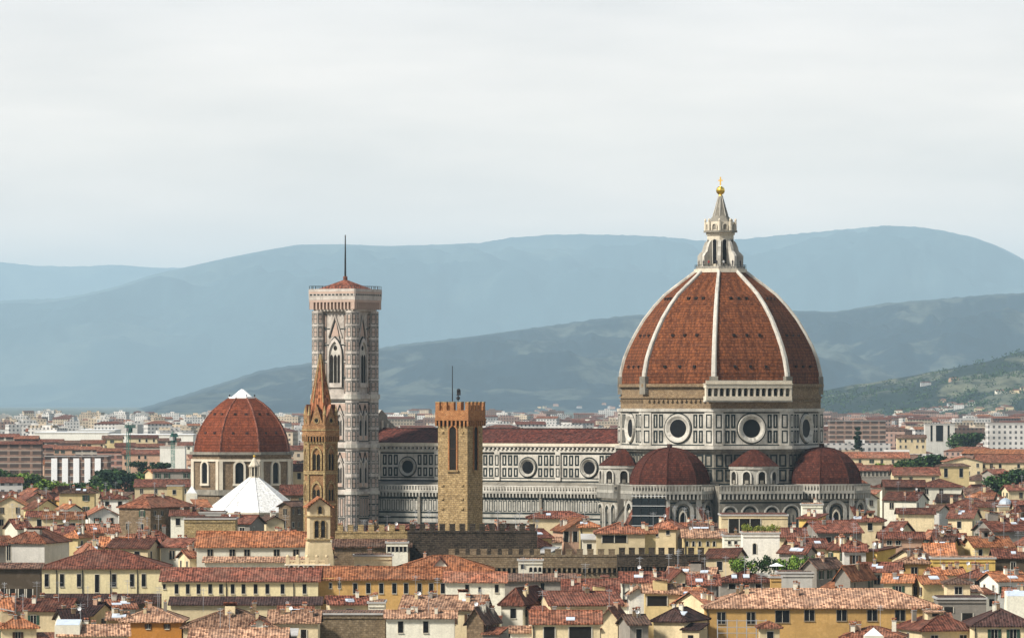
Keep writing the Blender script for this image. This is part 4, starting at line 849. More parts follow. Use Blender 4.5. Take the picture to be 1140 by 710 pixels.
def house(x0, x1, yr, ye, yb, wall, roof, typ='g', rz=0, win=None, auto=True, style=None, label=None, Y=None, d=None, cat='house', name=None, fx=True, group='houses of the old town', side=True, rnd=random, chims=None, protect=True, floors=2, oh=.55, pipes=None):
    Y = Y or Yof(ye); s = Y / FPX; ze = WZ(ye, Y); zw = (x1 - x0) * s; cr, sr = math.cos(R(rz)), abs(math.sin(R(rz)))
    g0 = ground_z(Y); ze = max(ze, g0 + 5)
    if typ in ('g', 'h'):
        hd = max(2.2, (ye - yr) * s / (.33 + (yr - HORIZ) / FPX)); hd = min(hd, 9); d = d or 2 * hd; rise = hd * .33
    elif typ == 's':
        if d: rise = max(.15, HC - (yr - HORIZ) * (Y + d) / FPX - ze)
        else: d = min(14, max(3, (ye - yr) * s / (.22 + (yr - HORIZ) / FPX))); rise = d * .22
    elif typ == 'v': d = d or 11; rise = (ye - yr) * s
    else: d = d or 10; rise = 0
    dgiven = d
    w = max(3.0, (zw - d * sr) / max(.3, cr)) if rz else zw
    X = WX((x0 + x1) / 2, Y); c = Vector((X, Y + (w * sr + d * cr) / 2, g0))
    ze -= g0
    if protect: prot(x0, x1, yr, yb, Y)
    nm = name or ('house' if cat == 'house' else cat.replace(' ', '_'))
    T = thing(nm, label, cat, c, R(rz), group)
    m = MB(); a, b = w / 2, d / 2
    if typ == 'g': pent = [(-b, 0), (b, 0), (b, ze), (0, ze + rise - .12), (-b, ze)]; A = [(-a, y, z) for y, z in pent]; B = [(a, y, z) for y, z in pent]; m.poly(A, wall); m.poly(B, wall); m.loft([A, B], wall)
    elif typ == 'v': pent = [(-a, 0), (a, 0), (a, ze), (0, ze + rise - .12), (-a, ze)]; A = [(x, -b, z) for x, z in pent]; B = [(x, b, z) for x, z in pent]; m.poly(A, wall); m.poly(B, wall); m.loft([A, B], wall)
    elif typ == 's': q = [(-b, 0), (b, 0), (b, ze + rise - .05), (-b, ze - .02)]; A = [(-a, y, z) for y, z in q]; B = [(a, y, z) for y, z in q]; m.poly(A, wall); m.poly(B, wall); m.loft([A, B], wall)
    else: m.box(-a, a, -b, b, 0, ze, wall, False)
    if typ != 'v': m.fbox((V3(0, -b), V3(1, 0), V3(0, -1)), -a, a, ze - .62, ze - .3, 0, .18, wall)
    m.build('wall', T)
    rb, lo, hi = roof_builder(typ, w, d, ze, rise, roof, oh); ro = rb.build('roof', T)
    st = style or rnd.choice(['plain', 'dark', 'dark', 'dark', 'dark', 'brown', 'green', 'stone'])
    nwin = 0
    if win:
        for xs, y0, y1, wp in win:
            for px in xs:
                u = (px - (x0 + x1) / 2) * s / cr; zc = WZ((y0 + y1) / 2, Y) - g0
                if abs(u) < a: meshobj('window', win_mesh(wp * s, (y1 - y0) * s, st), T, (u, -b, zc)); nwin += 1
    elif auto and typ != 'x':
        vis = (yb - ye) * s
        for fr_, half, off, rot in ((0, a, b, 0), (1, b, a, 90), (2, b, a, -90)):
            if fr_ and (not side or rz == 0): continue
            if fr_ == 1 and rz > 0: continue
            if fr_ == 2 and rz < 0: continue
            n = int(2 * half / rnd.uniform(2.9, 4.0)); 
            if n < 1: continue
            n = min(n, 6); ww, hh = rnd.choice([(.9, 1.5), (1.0, 1.6), (1.1, 1.7), (1.2, 1.3)])
            for fl in range(floors):
                zc = ze - 1.7 - 3.3 * fl
                if zc < 2 or (fl and vis < 3.8): continue
                for k in range(n):
                    if rnd.random() < .22: continue
                    u = -half + 2 * half * (k + .5) / n + rnd.uniform(-.25, .25)
                    p = (u, -off, zc) if fr_ == 0 else ((off, u, zc) if fr_ == 1 else (-off, u, zc))
                    meshobj('window', win_mesh(ww, hh, st if rnd.random() < .7 else rnd.choice(['dark', 'plain', 'brown', 'green', 'stone'])), T, p, R(rot)); nwin += 1
    def onroof(u, v):
        if typ == 'g' or typ == 'h': return (u * a, v * b, ze + rise * (1 - abs(v)) + .2)
        if typ == 'v': return (u * a, v * b, ze + rise * (1 - abs(u)) + .2)
        if typ == 's': return (u * a, v * b, ze + rise * (v + 1) / 2 + .2)
        return (u * a, v * b, ze + .5)
    nch = chims if chims is not None else (rnd.choice([1, 2, 2, 3, 4, 5]) if fx else rnd.choice([0, 0, 1]))
    nd = na = nk = 0
    for k in range(nch):
        meshobj('chimney', proto('chimney|' + (cw := rnd.choice(['cream', 'white', 'white', 'grey', 'raw_brick', 'pink'])), chim(cw)), ro, onroof(rnd.uniform(-.75, .75), rnd.uniform(-.6, .5)), rnd.choice([0, R(90)]))
    if fx:
        for _ in range(rnd.choice([0, 1, 1, 2])): na += 1; meshobj('antenna', proto('antenna', antenna), ro, onroof(rnd.uniform(-.8, .8), rnd.uniform(-.5, .3)), rnd.uniform(0, 3))
        if rnd.random() < .3: nd = 1; meshobj('satellite_dish', proto('satellite_dish', dish), ro, onroof(rnd.uniform(-.7, .7), rnd.uniform(-.6, 0)), rnd.uniform(-.6, .6))
        if rnd.random() < .3 and w > 6 and typ in ('g', 'h'):
            nk = 1; dw, dr = rnd.choice(['white', 'cream', 'grey', 'yellow', wall]), rnd.choice(['tile_tan', 'tile_brown', 'tile_maroon', 'tile_red', 'concrete']); do = meshobj('dormer', proto('dormer|' + dw + dr, dormer(dw, dr)), ro, onroof(rnd.uniform(-.6, .6), rnd.uniform(-.6, .4)), rnd.choice([0, 0, R(90), R(180)])); do.scale = (rnd.uniform(.5, 1.15), rnd.uniform(.5, .9), rnd.uniform(.45, .85))
    if fx and rnd.random() < .45 and typ in 'ghv':
        sg = rnd.choice([-1, 1]); aw, ad, ah = rnd.uniform(2.2, 4), rnd.uniform(3, 6), ze - rnd.uniform(1.2, 3.0); m = MB(); xx = sg * (a + aw / 2 - .05); yy = rnd.uniform(-b + ad / 2 - 1.5, 0); wl = rnd.choice([wall, 'white', 'cream', 'grey']); m.box(xx - aw / 2, xx + aw / 2, yy - ad / 2, yy + ad / 2, 0, ah, wl, False)
        zl, zh = ah - .1, ah + .9; q = [(xx - aw / 2 - .3, yy - ad / 2 - .4), (xx + aw / 2 + .3, yy - ad / 2 - .4), (xx + aw / 2 + .3, yy + ad / 2 + .3), (xx - aw / 2 - .3, yy + ad / 2 + .3)]; hz = [zl, zl, zh, zh]; m.loft([[(p[0], p[1], z) for p, z in zip(q, hz)], [(p[0], p[1], z + .2) for p, z in zip(q, hz)]], rnd.choice([roof, 'tile_red', 'tile_tan', 'concrete']), cap=True)
        m.poly([(xx - .5, yy - ad / 2 - .03, ah - 2.2), (xx + .5, yy - ad / 2 - .03, ah - 2.2), (xx + .5, yy - ad / 2 - .03, ah - .9), (xx - .5, yy - ad / 2 - .03, ah - .9)], 'glass_dark'); m.build('annex', T)
    if fx and rnd.random() < .35 and typ in 'gh' and rise > .5:
        for _ in range(rnd.choice([1, 1, 2])):
            u, v = rnd.uniform(-.6, .6), rnd.uniform(-.75, -.35); p = onroof(u, v); k = rise / b; q = MB(); sx, sy = rnd.uniform(.4, .9), rnd.uniform(.4, .8)
            q.loft([[(-sx, -sy, -sy * k - .1), (sx, -sy, -sy * k - .1), (sx, sy, sy * k - .1), (-sx, sy, sy * k - .1)], [(-sx, -sy, -sy * k + .08), (sx, -sy, -sy * k + .08), (sx, sy, sy * k + .08), (-sx, sy, sy * k + .08)]], 'skylight', cap=True); q.build('skylight', ro, p)
    if not pipes and rnd.random() < .5 and rz == 0 and fx: pipes = [x0 + 2 if rnd.random() < .5 else x1 - 2]
    if pipes:
        m = MB()
        for px in pipes: u = (px - (x0 + x1) / 2) * s; m.tube((u, -b - .12, ze - 8), (u, -b - .12, ze - .2), .09, 'iron', 6)
        m.build('downpipe', T)
    top = yr; HOUSES.append(dict(o=T, x0=x0, x1=x1, y0=yr, ye=ye, yb=yb, Y=Y, wall=wall, roof=roof, typ=typ, w=w, d=d, c=c, r=.5 * min(w, d) , rz=rz, nch=nch, nd=nd, na=na, nk=nk, nwin=nwin, cat=cat, label=label, fill=False, rad=max(w, d) / 2))
    return T, ro, dict(a=a, b=b, ze=ze, rise=rise, s=s, Y=Y, c=c, g0=g0)
def SEQ(a, b, n): return [a + (b - a) * k / (n - 1) for k in range(n)]

# long yellow palace, its continuation and the ochre wing
house(44, 182, 612, 631, 662, 'pale_yellow', 'tile_maroon', 'h', rz=0, win=[([52, 69, 88, 127, 147, 160], 638.5, 652.5, 4.6), ([108], 639, 659, 4.6)], style='dark', label='long pale yellow palace with seven tall dark windows under a hipped dark red roof', cat='palace', chims=0, fx=False, Y=985, name='palace', pipes=[63, 92, 123, 153])
T_, r_, I_ = house(40, 196, 661, 670, 674, 'dark_wall', 'tile_dark', 's', auto=False, label='low blackish roof strip below the long pale yellow palace', Y=973, cat='lean-to', chims=0, fx=False, name='lean_to_roof')
house(180, 354, 632, 646, 665, 'pale_yellow', 'tile_maroon', 'g', win=[([196.5, 209, 221, 234, 246, 259, 271, 284.5, 297.6, 314.5, 339], 649, 660.5, 4.4), ([183], 648, 655, 3)], style='dark', label='long pale yellow wing with a row of twelve narrow dark windows', cat='palace', chims=0, fx=False, Y=968, name='palace', pipes=[252, 327])
house(190, 356, 664, 671.5, 677, 'cream', 'tile_dark', 's', auto=False, label='low cream arcade roof running below the twelve-window yellow wing', Y=955, cat='lean-to', chims=0, fx=False, name='lean_to_roof')
house(353, 499, 631, 643.5, 664, 'ochre', 'tile_orange', 'g', rz=0, win=[([395.5, 410, 424.5, 439, 452, 467, 480, 493], 649, 660, 4.6), ([368, 378], 648.5, 654.5, 3.2)], style='dark', label='long ochre wing with orange roof and a row of ten narrow windows', cat='palace', chims=0, fx=False, Y=970, name='palace')
house(496, 562, 637, 646.5, 676, 'white', 'tile_red', 'g', win=[([520, 553], 649, 659, 4.4), ([534], 653, 659, 3)], style='dark', label='off-white house with red roof at the end of the ochre wing', Y=955, fx=False)
house(437, 548, 618, 634, 640, 'cream', 'tile_orange', 'h', auto=False, label='broad orange hipped roof rising behind the ochre wing', Y=990, fx=False, chims=1)
house(482, 499, 620, 630, 634, 'white', 'tile_maroon', 'v', auto=False, label='small white gable standing in front of the broad orange hipped roof', Y=978, fx=False, chims=0, d=5)
# cream church wing with its bell gable and balustrade
house(219, 345, 592, 607.5, 623, 'white', 'tile_orange', 'g', win=[([234, 258.6, 275, 308, 329.5], 610.5, 618.5, 5.6)], style='stone', label='cream church wing with five square windows under an orange roof', cat='church', chims=0, fx=False, Y=1010, name='church')
house(228, 338, 620.5, 624, 634, 'white', 'tile_tan', 's', auto=False, label='low off-white aisle below the cream church wing', cat='church aisle', chims=0, fx=False, Y=1000, name='church_aisle')
prot(338, 380, 552, 640, 990)
def bell_gable():
    Y = 990; Z = lambda y: WZ(y, Y); s = Y / FPX; X = WX(354, Y); T = thing('bell_gable', 'weathered cream bell tower with two arched openings and a small gabled roof', 'bell tower', (X, Y + 3, 0), R(8))
    a = 11.5 * s; d = 2.6; m = MB(); pent = [(-a, 0), (a, 0), (a, Z(564)), (0, Z(555)), (-a, Z(564))]; A = [(x, -d, z) for x, z in pent]; B = [(x, d, z) for x, z in pent]; m.poly(A, 'cream'); m.poly(B, 'ochre_stone'); m.loft([A, B], 'cream')
    m.loft([[(-14 * s, -d - .3, 0), (15 * s, -d - .3, 0), (15 * s, d, 0), (-14 * s, d, 0)], [(-14 * s, -d - .3, Z(618)), (15 * s, -d - .3, Z(618)), (15 * s, d, Z(618)), (-14 * s, d, Z(618))], [(-a - .2, -d - .06, Z(603)), (a + .2, -d - .06, Z(603)), (a + .2, d, Z(603)), (-a - .2, d, Z(603))]], 'cream')
    m.box(-a - .35, a + .35, -d - .3, d + .3, Z(601), Z(599.5), 'ochre_stone'); m.box(-a - .35, a + .35, -d - .3, d + .3, Z(575), Z(573.8), 'ochre_stone'); m.build('wall', T)
    r = MB(); 
    for sg in (-1, 1): r.loft([[(sg * (a + .7), -d - .6, Z(565.5)), (sg * (a + .7), d + .6, Z(565.5)), (0, d + .6, Z(554)), (0, -d - .6, Z(554))], [(sg * (a + .7), -d - .6, Z(565.5) + .25), (sg * (a + .7), d + .6, Z(565.5) + .25), (0, d + .6, Z(554) + .25), (0, -d - .6, Z(554) + .25)]], 'tile_orange', cap=True)
    r.build('roof', T); fr = (V3(0, -d), V3(1, 0), V3(0, -1))
    for u in (-3.7, 3.4):
        w = MB(); w.arch(fr, u * s, Z(598), Z(581.5), 4.6 * s, .04, 'opening_dark'); w.archring(fr, u * s, Z(598), Z(581.5), 4.6 * s, .2, 0, .18, 'ochre_stone'); w.build('bell_opening', T)
        b = MB(); b.loft([[(u * s + r_ * math.cos(k * math.pi / 4), -d - .12 + r_ * .1 * math.sin(k * math.pi / 4), z) for k in range(8)] for r_, z in ((.34, Z(589)), (.22, Z(587)), (.12, Z(585)))], 'iron', cap=True); b.build('bell', T)
    w = MB(); w.arch(fr, 0, Z(571.5), Z(565.5), 4.2 * s, .04, 'opening_dark'); w.archring(fr, 0, Z(571.5), Z(565.5), 4.2 * s, .2, 0, .18, 'ochre_stone'); w.build('bell_opening', T)
bell_gable()
def terrace():
    Y = 984; Z = lambda y: WZ(y, Y); s = Y / FPX; X = WX(342, Y); T = thing('arcaded_terrace', 'cream terrace with four round arches and a balustrade with stone posts', 'terrace', (X, Y, 0)); a = 24 * s; m = MB(); m.box(-a, a, 0, 4, 0, Z(628.5), 'cream', False); m.box(-a - .2, a + .2, -.25, 4, Z(629), Z(627.8), 'white'); fr = (V3(0, 0), V3(1, 0), V3(0, -1)); m.build('wall', T)
    for k in range(4): u = (-17.5 + 10.6 * k) * s; w = MB(); w.arch(fr, u, Z(640), Z(632.6), 6.4 * s, .03, 'opening_dark'); w.archring(fr, u, Z(640), Z(632.6), 6.4 * s, .22, 0, .15, 'white'); w.build('arch', T)
    b = MB(); balustrade(b, fr, -a, a, Z(627.8), Z(623), .1, 'cream', .6); b.build('balustrade', T)
    for k in range(5): u = -a + .4 + (2 * a - .8) * k / 4; p = MB(); p.box(u - .35, u + .35, -.15, .5, Z(627.8), Z(620), 'cream'); p.ball((u, .15, Z(619)), .35, 'cream', 8); p.build('post', T)
terrace(); prot(316, 368, 618, 642, 984)
# crenellated walls of the fortress palace
def battlement(name, label, x0, x1, ymer, ytop, ybot, Y, wall, mer, depth, pm, corb=None, tilt=0):
    s = Y / FPX; Z = lambda y: WZ(y, Y); w = (x1 - x0) * s; T = thing(name, label, 'fortress wall', (WX((x0 + x1) / 2, Y), Y, 0), R(tilt), 'battlemented walls of the fortress palace')
    m = MB(); m.box(-w / 2, w / 2, 0, depth, 0, Z(ytop), wall, False); fr = (V3(0, 0), V3(1, 0), V3(0, -1)); m.fbox(fr, -w / 2, w / 2, Z(ytop) - .3, Z(ytop) - .02, 0, .12, wall)
    if corb: corbels(m, fr, -w / 2, w / 2, Z(corb[1]), Z(corb[0]), corb[2] * s, .45, mer, 'shadow_gap')
    m.build('wall', T); n = max(2, round(w / pm)); first = None
    for k in range(n):
        p = (-w / 2 + w * (k + .5) / n, .45, Z(ytop) - .01)
        if first is None:
            q = MB(); hh = Z(ymer) - Z(ytop); q.box(-pm * .29, pm * .29, -.45, .45, 0, hh, mer); q.box(-pm * .32, pm * .32, -.5, .5, hh, hh + .14, mer); first = q.build('merlon', T, p)
        else: inst(first, T, p)
    prot(x0, x1, ymer, ybot, Y)
battlement('fortress_wall', 'ochre battlemented wall stretch left of the square golden tower', 373, 453.5, 584.5, 591.5, 607, 1034, 'ochre_stone', 'ochre_stone', 3, 1.95)
battlement('fortress_wall', 'blackened battlemented wall in front of the square golden tower', 453.5, 598, 583.5, 591, 612, 1030, 'dark_stone', 'dark_stone', 6, 1.95)
battlement('fortress_wall', 'rubble battlemented wall with a row of small arches in the middle', 497, 687, 611.5, 617.5, 640, 1006, 'rubble', 'rubble', 3, 2.1, (630, 637, 5.6))
battlement('fortress_wall', 'black stained battlemented wall ending at the garden terrace', 687, 786, 610, 617, 636, 1003, 'dark_stone', 'dark_stone', 3, 2.0, (629, 635, 4))
house(372, 456, 600, 607, 616, 'stone', 'tile_brown', 's', auto=False, label='brown stone block under the ochre battlements', Y=1028, fx=False, chims=0, d=5, cat='building', name='stone_building')
T_, r_, I_ = house(430, 454, 603.5, 604.5, 616, 'white', 'tile_tan', 'x', win=[(SEQ(433, 451, 5), 607, 614, 3.2)], style='arch', label='little white loggia of five arches under the battlements', Y=1022, fx=False, chims=0, d=3, cat='loggia', name='loggia')
house(394, 436, 617, 619, 634, 'cream', 'tile_brown', 'x', win=[([399, 409], 628.5, 635, 7)], style='arch', label='cream terrace block with two arched openings behind the ochre wing', Y=1000, fx=False, chims=1, d=5)
# left: loggia, houses
H = house
H(-12, 45, 627, 631, 668, 'dark_wall', 'tile_brown', 's', rz=0, win=[([4, 14, 24, 33], 655, 668, 7)], style='open', label='dark weathered loggia wall at the left edge beside the yellow palace', Y=968, fx=False, chims=0, cat='loggia', name='loggia')
H(6, 70, 588, 603, 627, 'grey_white', 'tile_red', 'h', rz=-14, win=[([13, 19], 606, 624, 5)], style='plain', label='grey-white house with tall glazing under a broad red hipped roof behind the yellow palace')
H(131, 212, 553, 564, 592, 'stone', 'tile_red', 'h', rz=-30, Y=1290, d=20, style='stone', label='big brown stone block with reddish hipped roof and scattered small windows', cat='palazzo', name='palazzo', chims=1)
H(88, 131, 564, 572, 586, 'bright_white', 'tile_red', 'v', rz=14, label='bright white gabled house left of the big brown stone block')
H(-6, 28, 552, 561, 577, 'cream', 'tile_orange', 'v', label='cream gabled house with orange roof at the left edge')
H(66, 105, 543.5, 547.5, 563, 'yellow', 'tile_brown', 'h', Y=1480, label='yellow house with a flat brown hipped roof below the apartment block trees')
H(112, 141, 549, 554, 566, 'bright_white', 'tile_maroon', 'h', label='small white cube house with dark red hipped roof beside the yellow house')
H(28, 60, 556, 566, 576, 'yellow', 'tile_red', 'g', rz=-25); H(30, 58, 569, 574, 584, 'cream', 'tile_maroon', 'g'); H(0, 34, 578, 588, 598, 'white', 'tile_maroon', 'g', rz=20)
H(48, 92, 570, 577, 586, 'cream', 'tile_orange', 'g'); H(72, 100, 590, 597, 606, 'yellow', 'tile_orange', 'h', rz=-20); H(92, 132, 584, 592, 598, 'pink', 'tile_red', 'g', rz=10)
H(120, 175, 600, 609, 614, 'cream', 'tile_maroon', 'g', rz=-12); H(178, 222, 600, 608, 622, 'white', 'tile_maroon', 'g', rz=-20); H(196, 240, 612, 620, 634, 'cream', 'tile_red', 'g', rz=20)
# bottom left
H(22, 84, 667, 679, 694, 'cream', 'tile_maroon', 'g', rz=-8); H(56, 96, 678, 690, 704, 'white', 'tile_dark', 'g', rz=14); H(84, 122, 670, 684, 700, 'yellow', 'tile_dark', 'g', rz=-16)
H(-10, 40, 685, 697, 712, 'cream', 'tile_orange', 'h', rz=10); H(112, 150, 668, 676, 690, 'white', 'tile_red', 'g', rz=16)
H(136, 202, 675, 690, 714, 'orange', 'tile_tan', 'h', rz=0, win=[([165, 186], 692.5, 699.5, 4)], style='brown', label='orange house with a tan hipped roof at the bottom of the picture')
H(120, 140, 682, 688, 706, 'yellow', 'tile_tan', 'g', label='narrow yellow house left of the orange house'); H(60, 142, 696, 706, 716, 'cream', 'tile_tan', 'g', rz=6)
H(204, 306, 673, 697, 706, 'cream', 'tile_tan', 'h', label='wide tan roof sprinkled with chimneys below the twelve-window wing', Y=885, chims=3)
H(280, 297, 687, 692, 702, 'white', 'tile_red', 'v', label='tiny white rooftop cabin with a chimney on the wide tan roof', Y=872, d=4, fx=False, chims=1)
H(300, 354, 680, 692, 712, 'cream', 'tile_tan', 'g', win=[([318, 338], 700, 710, 7)], style='open', label='low tan roofed house with dark openings left of the rubble stone block'); H(212, 318, 700, 710, 720, 'cream', 'tile_tan', 'g', Y=860)
H(352, 429, 682, 684, 716, 'rubble', 'tile_brown', 'x', auto=False, label='windowless dark rubble stone block at the bottom of the picture', cat='building', name='stone_building', chims=0, fx=False)
H(362, 410, 664, 671, 682, 'cream', 'tile_maroon', 'g', rz=8); H(410, 428, 670, 671.5, 683, 'white', 'tile_tan', 'x', auto=False, label='plain off-white rooftop block behind the dark rubble stone block')
# bottom middle
H(446, 545, 663, 678, 690, 'cream', 'tile_tan', 'g', rz=-6, label='wide faded tan roof below the off-white house of the ochre wing'); H(430, 506, 680, 687, 710, 'white', 'tile_tan', 'g', rz=0, win=[([446, 474], 691, 704, 6)], style='dark', label='off-white house with tan roof right of the dark rubble stone block')
H(503, 522, 675, 677, 702, 'cream', 'tile_tan', 'x', auto=False, label='plain cream tower block joining the off-white tan roofed house'); H(520, 555, 676, 690, 706, 'stone', 'tile_brown', 'v', rz=-14, label='brown roofed stone house with a shadowed loggia')
H(556, 640, 638.5, 645, 668, 'grey', 'tile_brown', 's', auto=False, win=[([604], 648, 657, 4.5)], style='dark', label='bare grey plastered wall with a single window', chims=1, Y=968)
H(558, 614, 653, 672, 700, 'white', 'tile_maroon', 'h', rz=-18, label='off-white house with a dark red hipped roof below the bare grey wall'); H(628, 688, 645, 658, 666, 'cream', 'tile_maroon', 'g', label='plain dark red roof under the arcaded rubble battlements')
H(600, 692, 659, 673, 684, 'cream', 'tile_maroon', 'g', rz=10); H(577, 604, 622, 624, 636, 'white', 'tile_tan', 'x', win=[([582], 627, 633, 4), ([591, 596, 601], 631, 636, 3.2)], style='arch', label='small white block standing against the rubble battlements', Y=998, d=3, fx=False, chims=0)
H(592, 668, 680, 693, 714, 'cream', 'tile_red', 'g', win=[([611.5], 697, 712, 13), ([646], 694, 712, 26)], style='open', label='cream penthouse with wide dark glazing under a striped red roof', Y=868)
H(668, 700, 676, 688, 712, 'cream', 'tile_red', 'v', rz=-10); H(692, 737, 637, 647, 664, 'white', 'tile_maroon', 'g', win=[([702], 648.5, 656, 3.6), ([709, 716], 649, 653, 3)], style='dark', label='off-white house with dark red roof under the black stained battlements', Y=965)
H(700, 722, 653, 660, 676, 'bright_white', 'tile_tan', 'v', label='bright white little gable beside the yellow house with wide glazing')
H(718, 757, 651, 659, 684, 'yellow', 'tile_tan', 'g', win=[([731.5], 661, 674, 23)], style='open', label='yellow house with one wide glazed opening under a tan roof', Y=925)
H(690, 722, 684, 694, 712, 'grey', 'tile_brown', 'g', rz=12); H(728, 790, 676, 690, 712, 'cream', 'tile_dark', 'h', rz=-22, label='cream house with a blackish hipped roof left of the ochre palazzo')
H(762, 798, 658, 677, 690, 'cream', 'tile_red', 'g', rz=26); H(744, 800, 632, 640, 650, 'cream', 'tile_tan', 'g', rz=-8); H(768, 800, 640, 650, 657, 'grey', 'tile_maroon', 'g')
H(736, 770, 634, 644, 654, 'cream', 'tile_maroon', 'v', rz=10); H(786, 832, 611, 620, 632, 'cream', 'tile_maroon', 'g', rz=-16)
# houses between the fortress and the cathedral
H(588, 652, 569, 575, 588, 'cream', 'tile_maroon', 'h', auto=False, Y=1190, label='cream house with a thin dark red roof before the cathedral aisle', chims=1); H(616, 666, 577, 589, 604, 'pink', 'tile_orange', 'v', rz=12, d=12, win=[([624, 634], 591, 603, 6)], style='open', label='pinkish loggia house with an orange gable roof behind the battlements', Y=1120)
H(645, 666, 580, 585, 606, 'yellow', 'tile_orange', 'h', win=[([654, 661], 594.5, 604, 4.6)], style='arch', label='small yellow tower house with two arched windows behind the battlements', Y=1085)
H(664, 718, 581, 592, 608, 'cream', 'tile_red', 'h', win=[([684], 594, 604, 28)], style='open', label='red roofed house with a long dark glazed loggia behind the battlements', Y=1070)
H(712, 730, 588, 593, 608, 'yellow', 'tile_orange', 'g', label='narrow yellow house with orange roof beside the long glazed loggia', Y=1075); H(726, 763, 578, 587, 610, 'cream', 'tile_red', 'h', rz=-12, win=[([735.5], 588, 597, 6), ([749], 589, 595, 4)], style='dark', label='cream house with a red hipped roof and one large dark window', Y=1100)
H(761, 808, 589, 598, 612, 'yellow', 'tile_tan', 'g', win=[([765, 772, 779, 788, 795], 602, 608, 2.6)], style='arch', label='low yellow house with five little arched windows and tan roof', Y=1090)
H(803, 877, 572.5, 574, 596, 'cream', 'tile_maroon', 'x', win=[([829], 577, 594, 36)], style='open', label='modern cream block with one huge dark opening before the cathedral', Y=1180, chims=0, fx=False, d=14)
H(806, 830, 595, 597, 612, 'white', 'tile_tan', 'x', win=[([812, 819], 601.5, 605.5, 3.4)], style='dark', label='off-white wing with small square windows left of the white terrace house', Y=1075, fx=False)
H(827, 868, 592.5, 594, 626, 'bright_white', 'tile_tan', 'x', win=[([840], 604.5, 616.5, 4)], style='arch', label='bright white house with a single arched window and planted roof terrace', Y=1050, chims=0, fx=False, d=9)
H(868, 897, 588, 597, 606, 'cream', 'tile_maroon', 'g'); H(890, 921, 571.5, 576, 604, 'bright_yellow', 'tile_maroon', 's', rz=-24, win=[([895], 580, 585, 2.6)], style='dark', label='tall bright yellow tower house before the cathedral tribune', Y=1150, d=6)
H(893, 916, 560, 562, 577, 'white', 'tile_tan', 'x', label='white rooftop block rising behind the tall yellow tower house', Y=1190, fx=False, d=5)
H(876, 922, 600, 609, 622, 'cream', 'tile_maroon', 'g', rz=8); H(868, 910, 607, 615, 624, 'grey', 'tile_maroon', 'g', rz=-18)
H(896, 960, 580, 592, 600, 'grey', 'tile_maroon', 'g', rz=12); H(802, 860, 636, 646, 657, 'grey', 'tile_maroon', 'h', win=[([815, 830, 845], 648, 655, 9)], style='open', label='dark red roofed pergola below the garden terrace', Y=985)
H(866, 909, 636, 638, 658, 'grey_white', 'tile_brown', 'x', auto=False, label='bare grey-white wall below the garden terrace', Y=990, d=7, fx=False, chims=0); H(858, 870, 638, 643, 658, 'ochre', 'tile_tan', 'x', label='narrow ochre wall beside the dark red pergola', Y=982, d=5, fx=False, chims=0)
H(905, 930, 622, 630, 656, 'grey', 'tile_brown', 'v', rz=-30, label='grey gabled house right of the garden terrace'); 
# ochre palazzo, bottom right
H(786, 1046, 655, 674.5, 708, 'ochre', 'tile_tan', 'h', win=[([803, 836], 681, 694, 9), ([871], 679, 692.5, 15), ([901, 937, 971, 1002], 676.5, 690.5, 10.5)], style='stone', label='long ochre palazzo with seven large windows under a wide tan hipped roof', Y=905, cat='palazzo', name='palazzo', chims=7, fx=True)
H(1054, 1080, 643, 648, 672, 'cream', 'tile_brown', 'h', win=[([1067], 653, 661, 8)], style='plain', label='cream rooftop penthouse with one bright window above the ochre palazzo', Y=935, d=6, fx=False, chims=0)
H(1044, 1098, 666, 667, 690, 'grey', 'tile_dark', 'x', win=[([1056], 675, 682, 11), ([1077], 682, 690, 13)], style='open', label='grey block with dark terrace parapets under the cream penthouse', Y=925, d=9, fx=False, chims=0)
H(1004, 1088, 683, 700, 714, 'cream', 'tile_maroon', 'h', rz=14, win=None, style='plain', label='cream house with a dark red and orange hipped roof at the bottom right', Y=872)
H(1084, 1152, 677, 695, 714, 'cream', 'tile_dark', 'h', win=[([1107, 1128], 700, 712, 7)], style='green', label='cream house with green shutters and a blackish roof in the bottom right corner', Y=866)
H(938, 1012, 697, 708, 716, 'cream', 'tile_red', 'h', rz=-8, Y=858); H(846, 868, 692, 697, 712, 'cream', 'tile_red', 'h', label='tiny red roofed cabin in front of the ochre palazzo', Y=868, d=5, fx=False, chims=0)
# right side
H(1029, 1058, 562, 567, 591, 'grey_white', 'tile_brown', 'g', rz=-26, win=[([1037, 1044], 569, 577, 5)], style='dark', label='tall grey-white house with a brown flank above the right rooftops', Y=1330)
H(946, 988, 571, 579, 602, 'cream', 'tile_maroon', 'h', rz=-8, win=[([957, 972], 582, 590, 5.5)], style='dark', label='cream house with two dark windows at the foot of the right tribune', Y=1200)
H(980, 1028, 592, 598, 608, 'pink', 'tile_maroon', 'g', win=[([990, 1000], 601, 606, 5)], style='plain', label='pinkish house with a deep dark red roof right of the cathedral foot')
H(962, 1000, 608, 612, 632, 'bright_yellow', 'tile_maroon', 's', rz=-32, win=[([970], 615, 625, 3)], style='dark', label='bright yellow house with an orange flank among the right rooftops', d=8)
H(1076, 1128, 598, 607.5, 622, 'yellow', 'tile_orange', 'g', rz=10, win=[([1087, 1101], 611, 618, 4.6)], style='dark', label='yellow house with an orange roof and two dark windows on the right')
H(1038, 1108, 620.5, 622, 633, 'bright_yellow', 'tile_tan', 'x', auto=False, label='long bright yellow terrace wall below the orange roofed yellow house', Y=1005, d=6, fx=False, chims=0)
H(930, 978, 630, 642, 658, 'grey', 'tile_orange', 'v', rz=-24, d=13, label='grey gabled house with an orange roof above the ochre palazzo'); H(940, 964, 606, 613, 630, 'grey_white', 'tile_maroon', 'g')
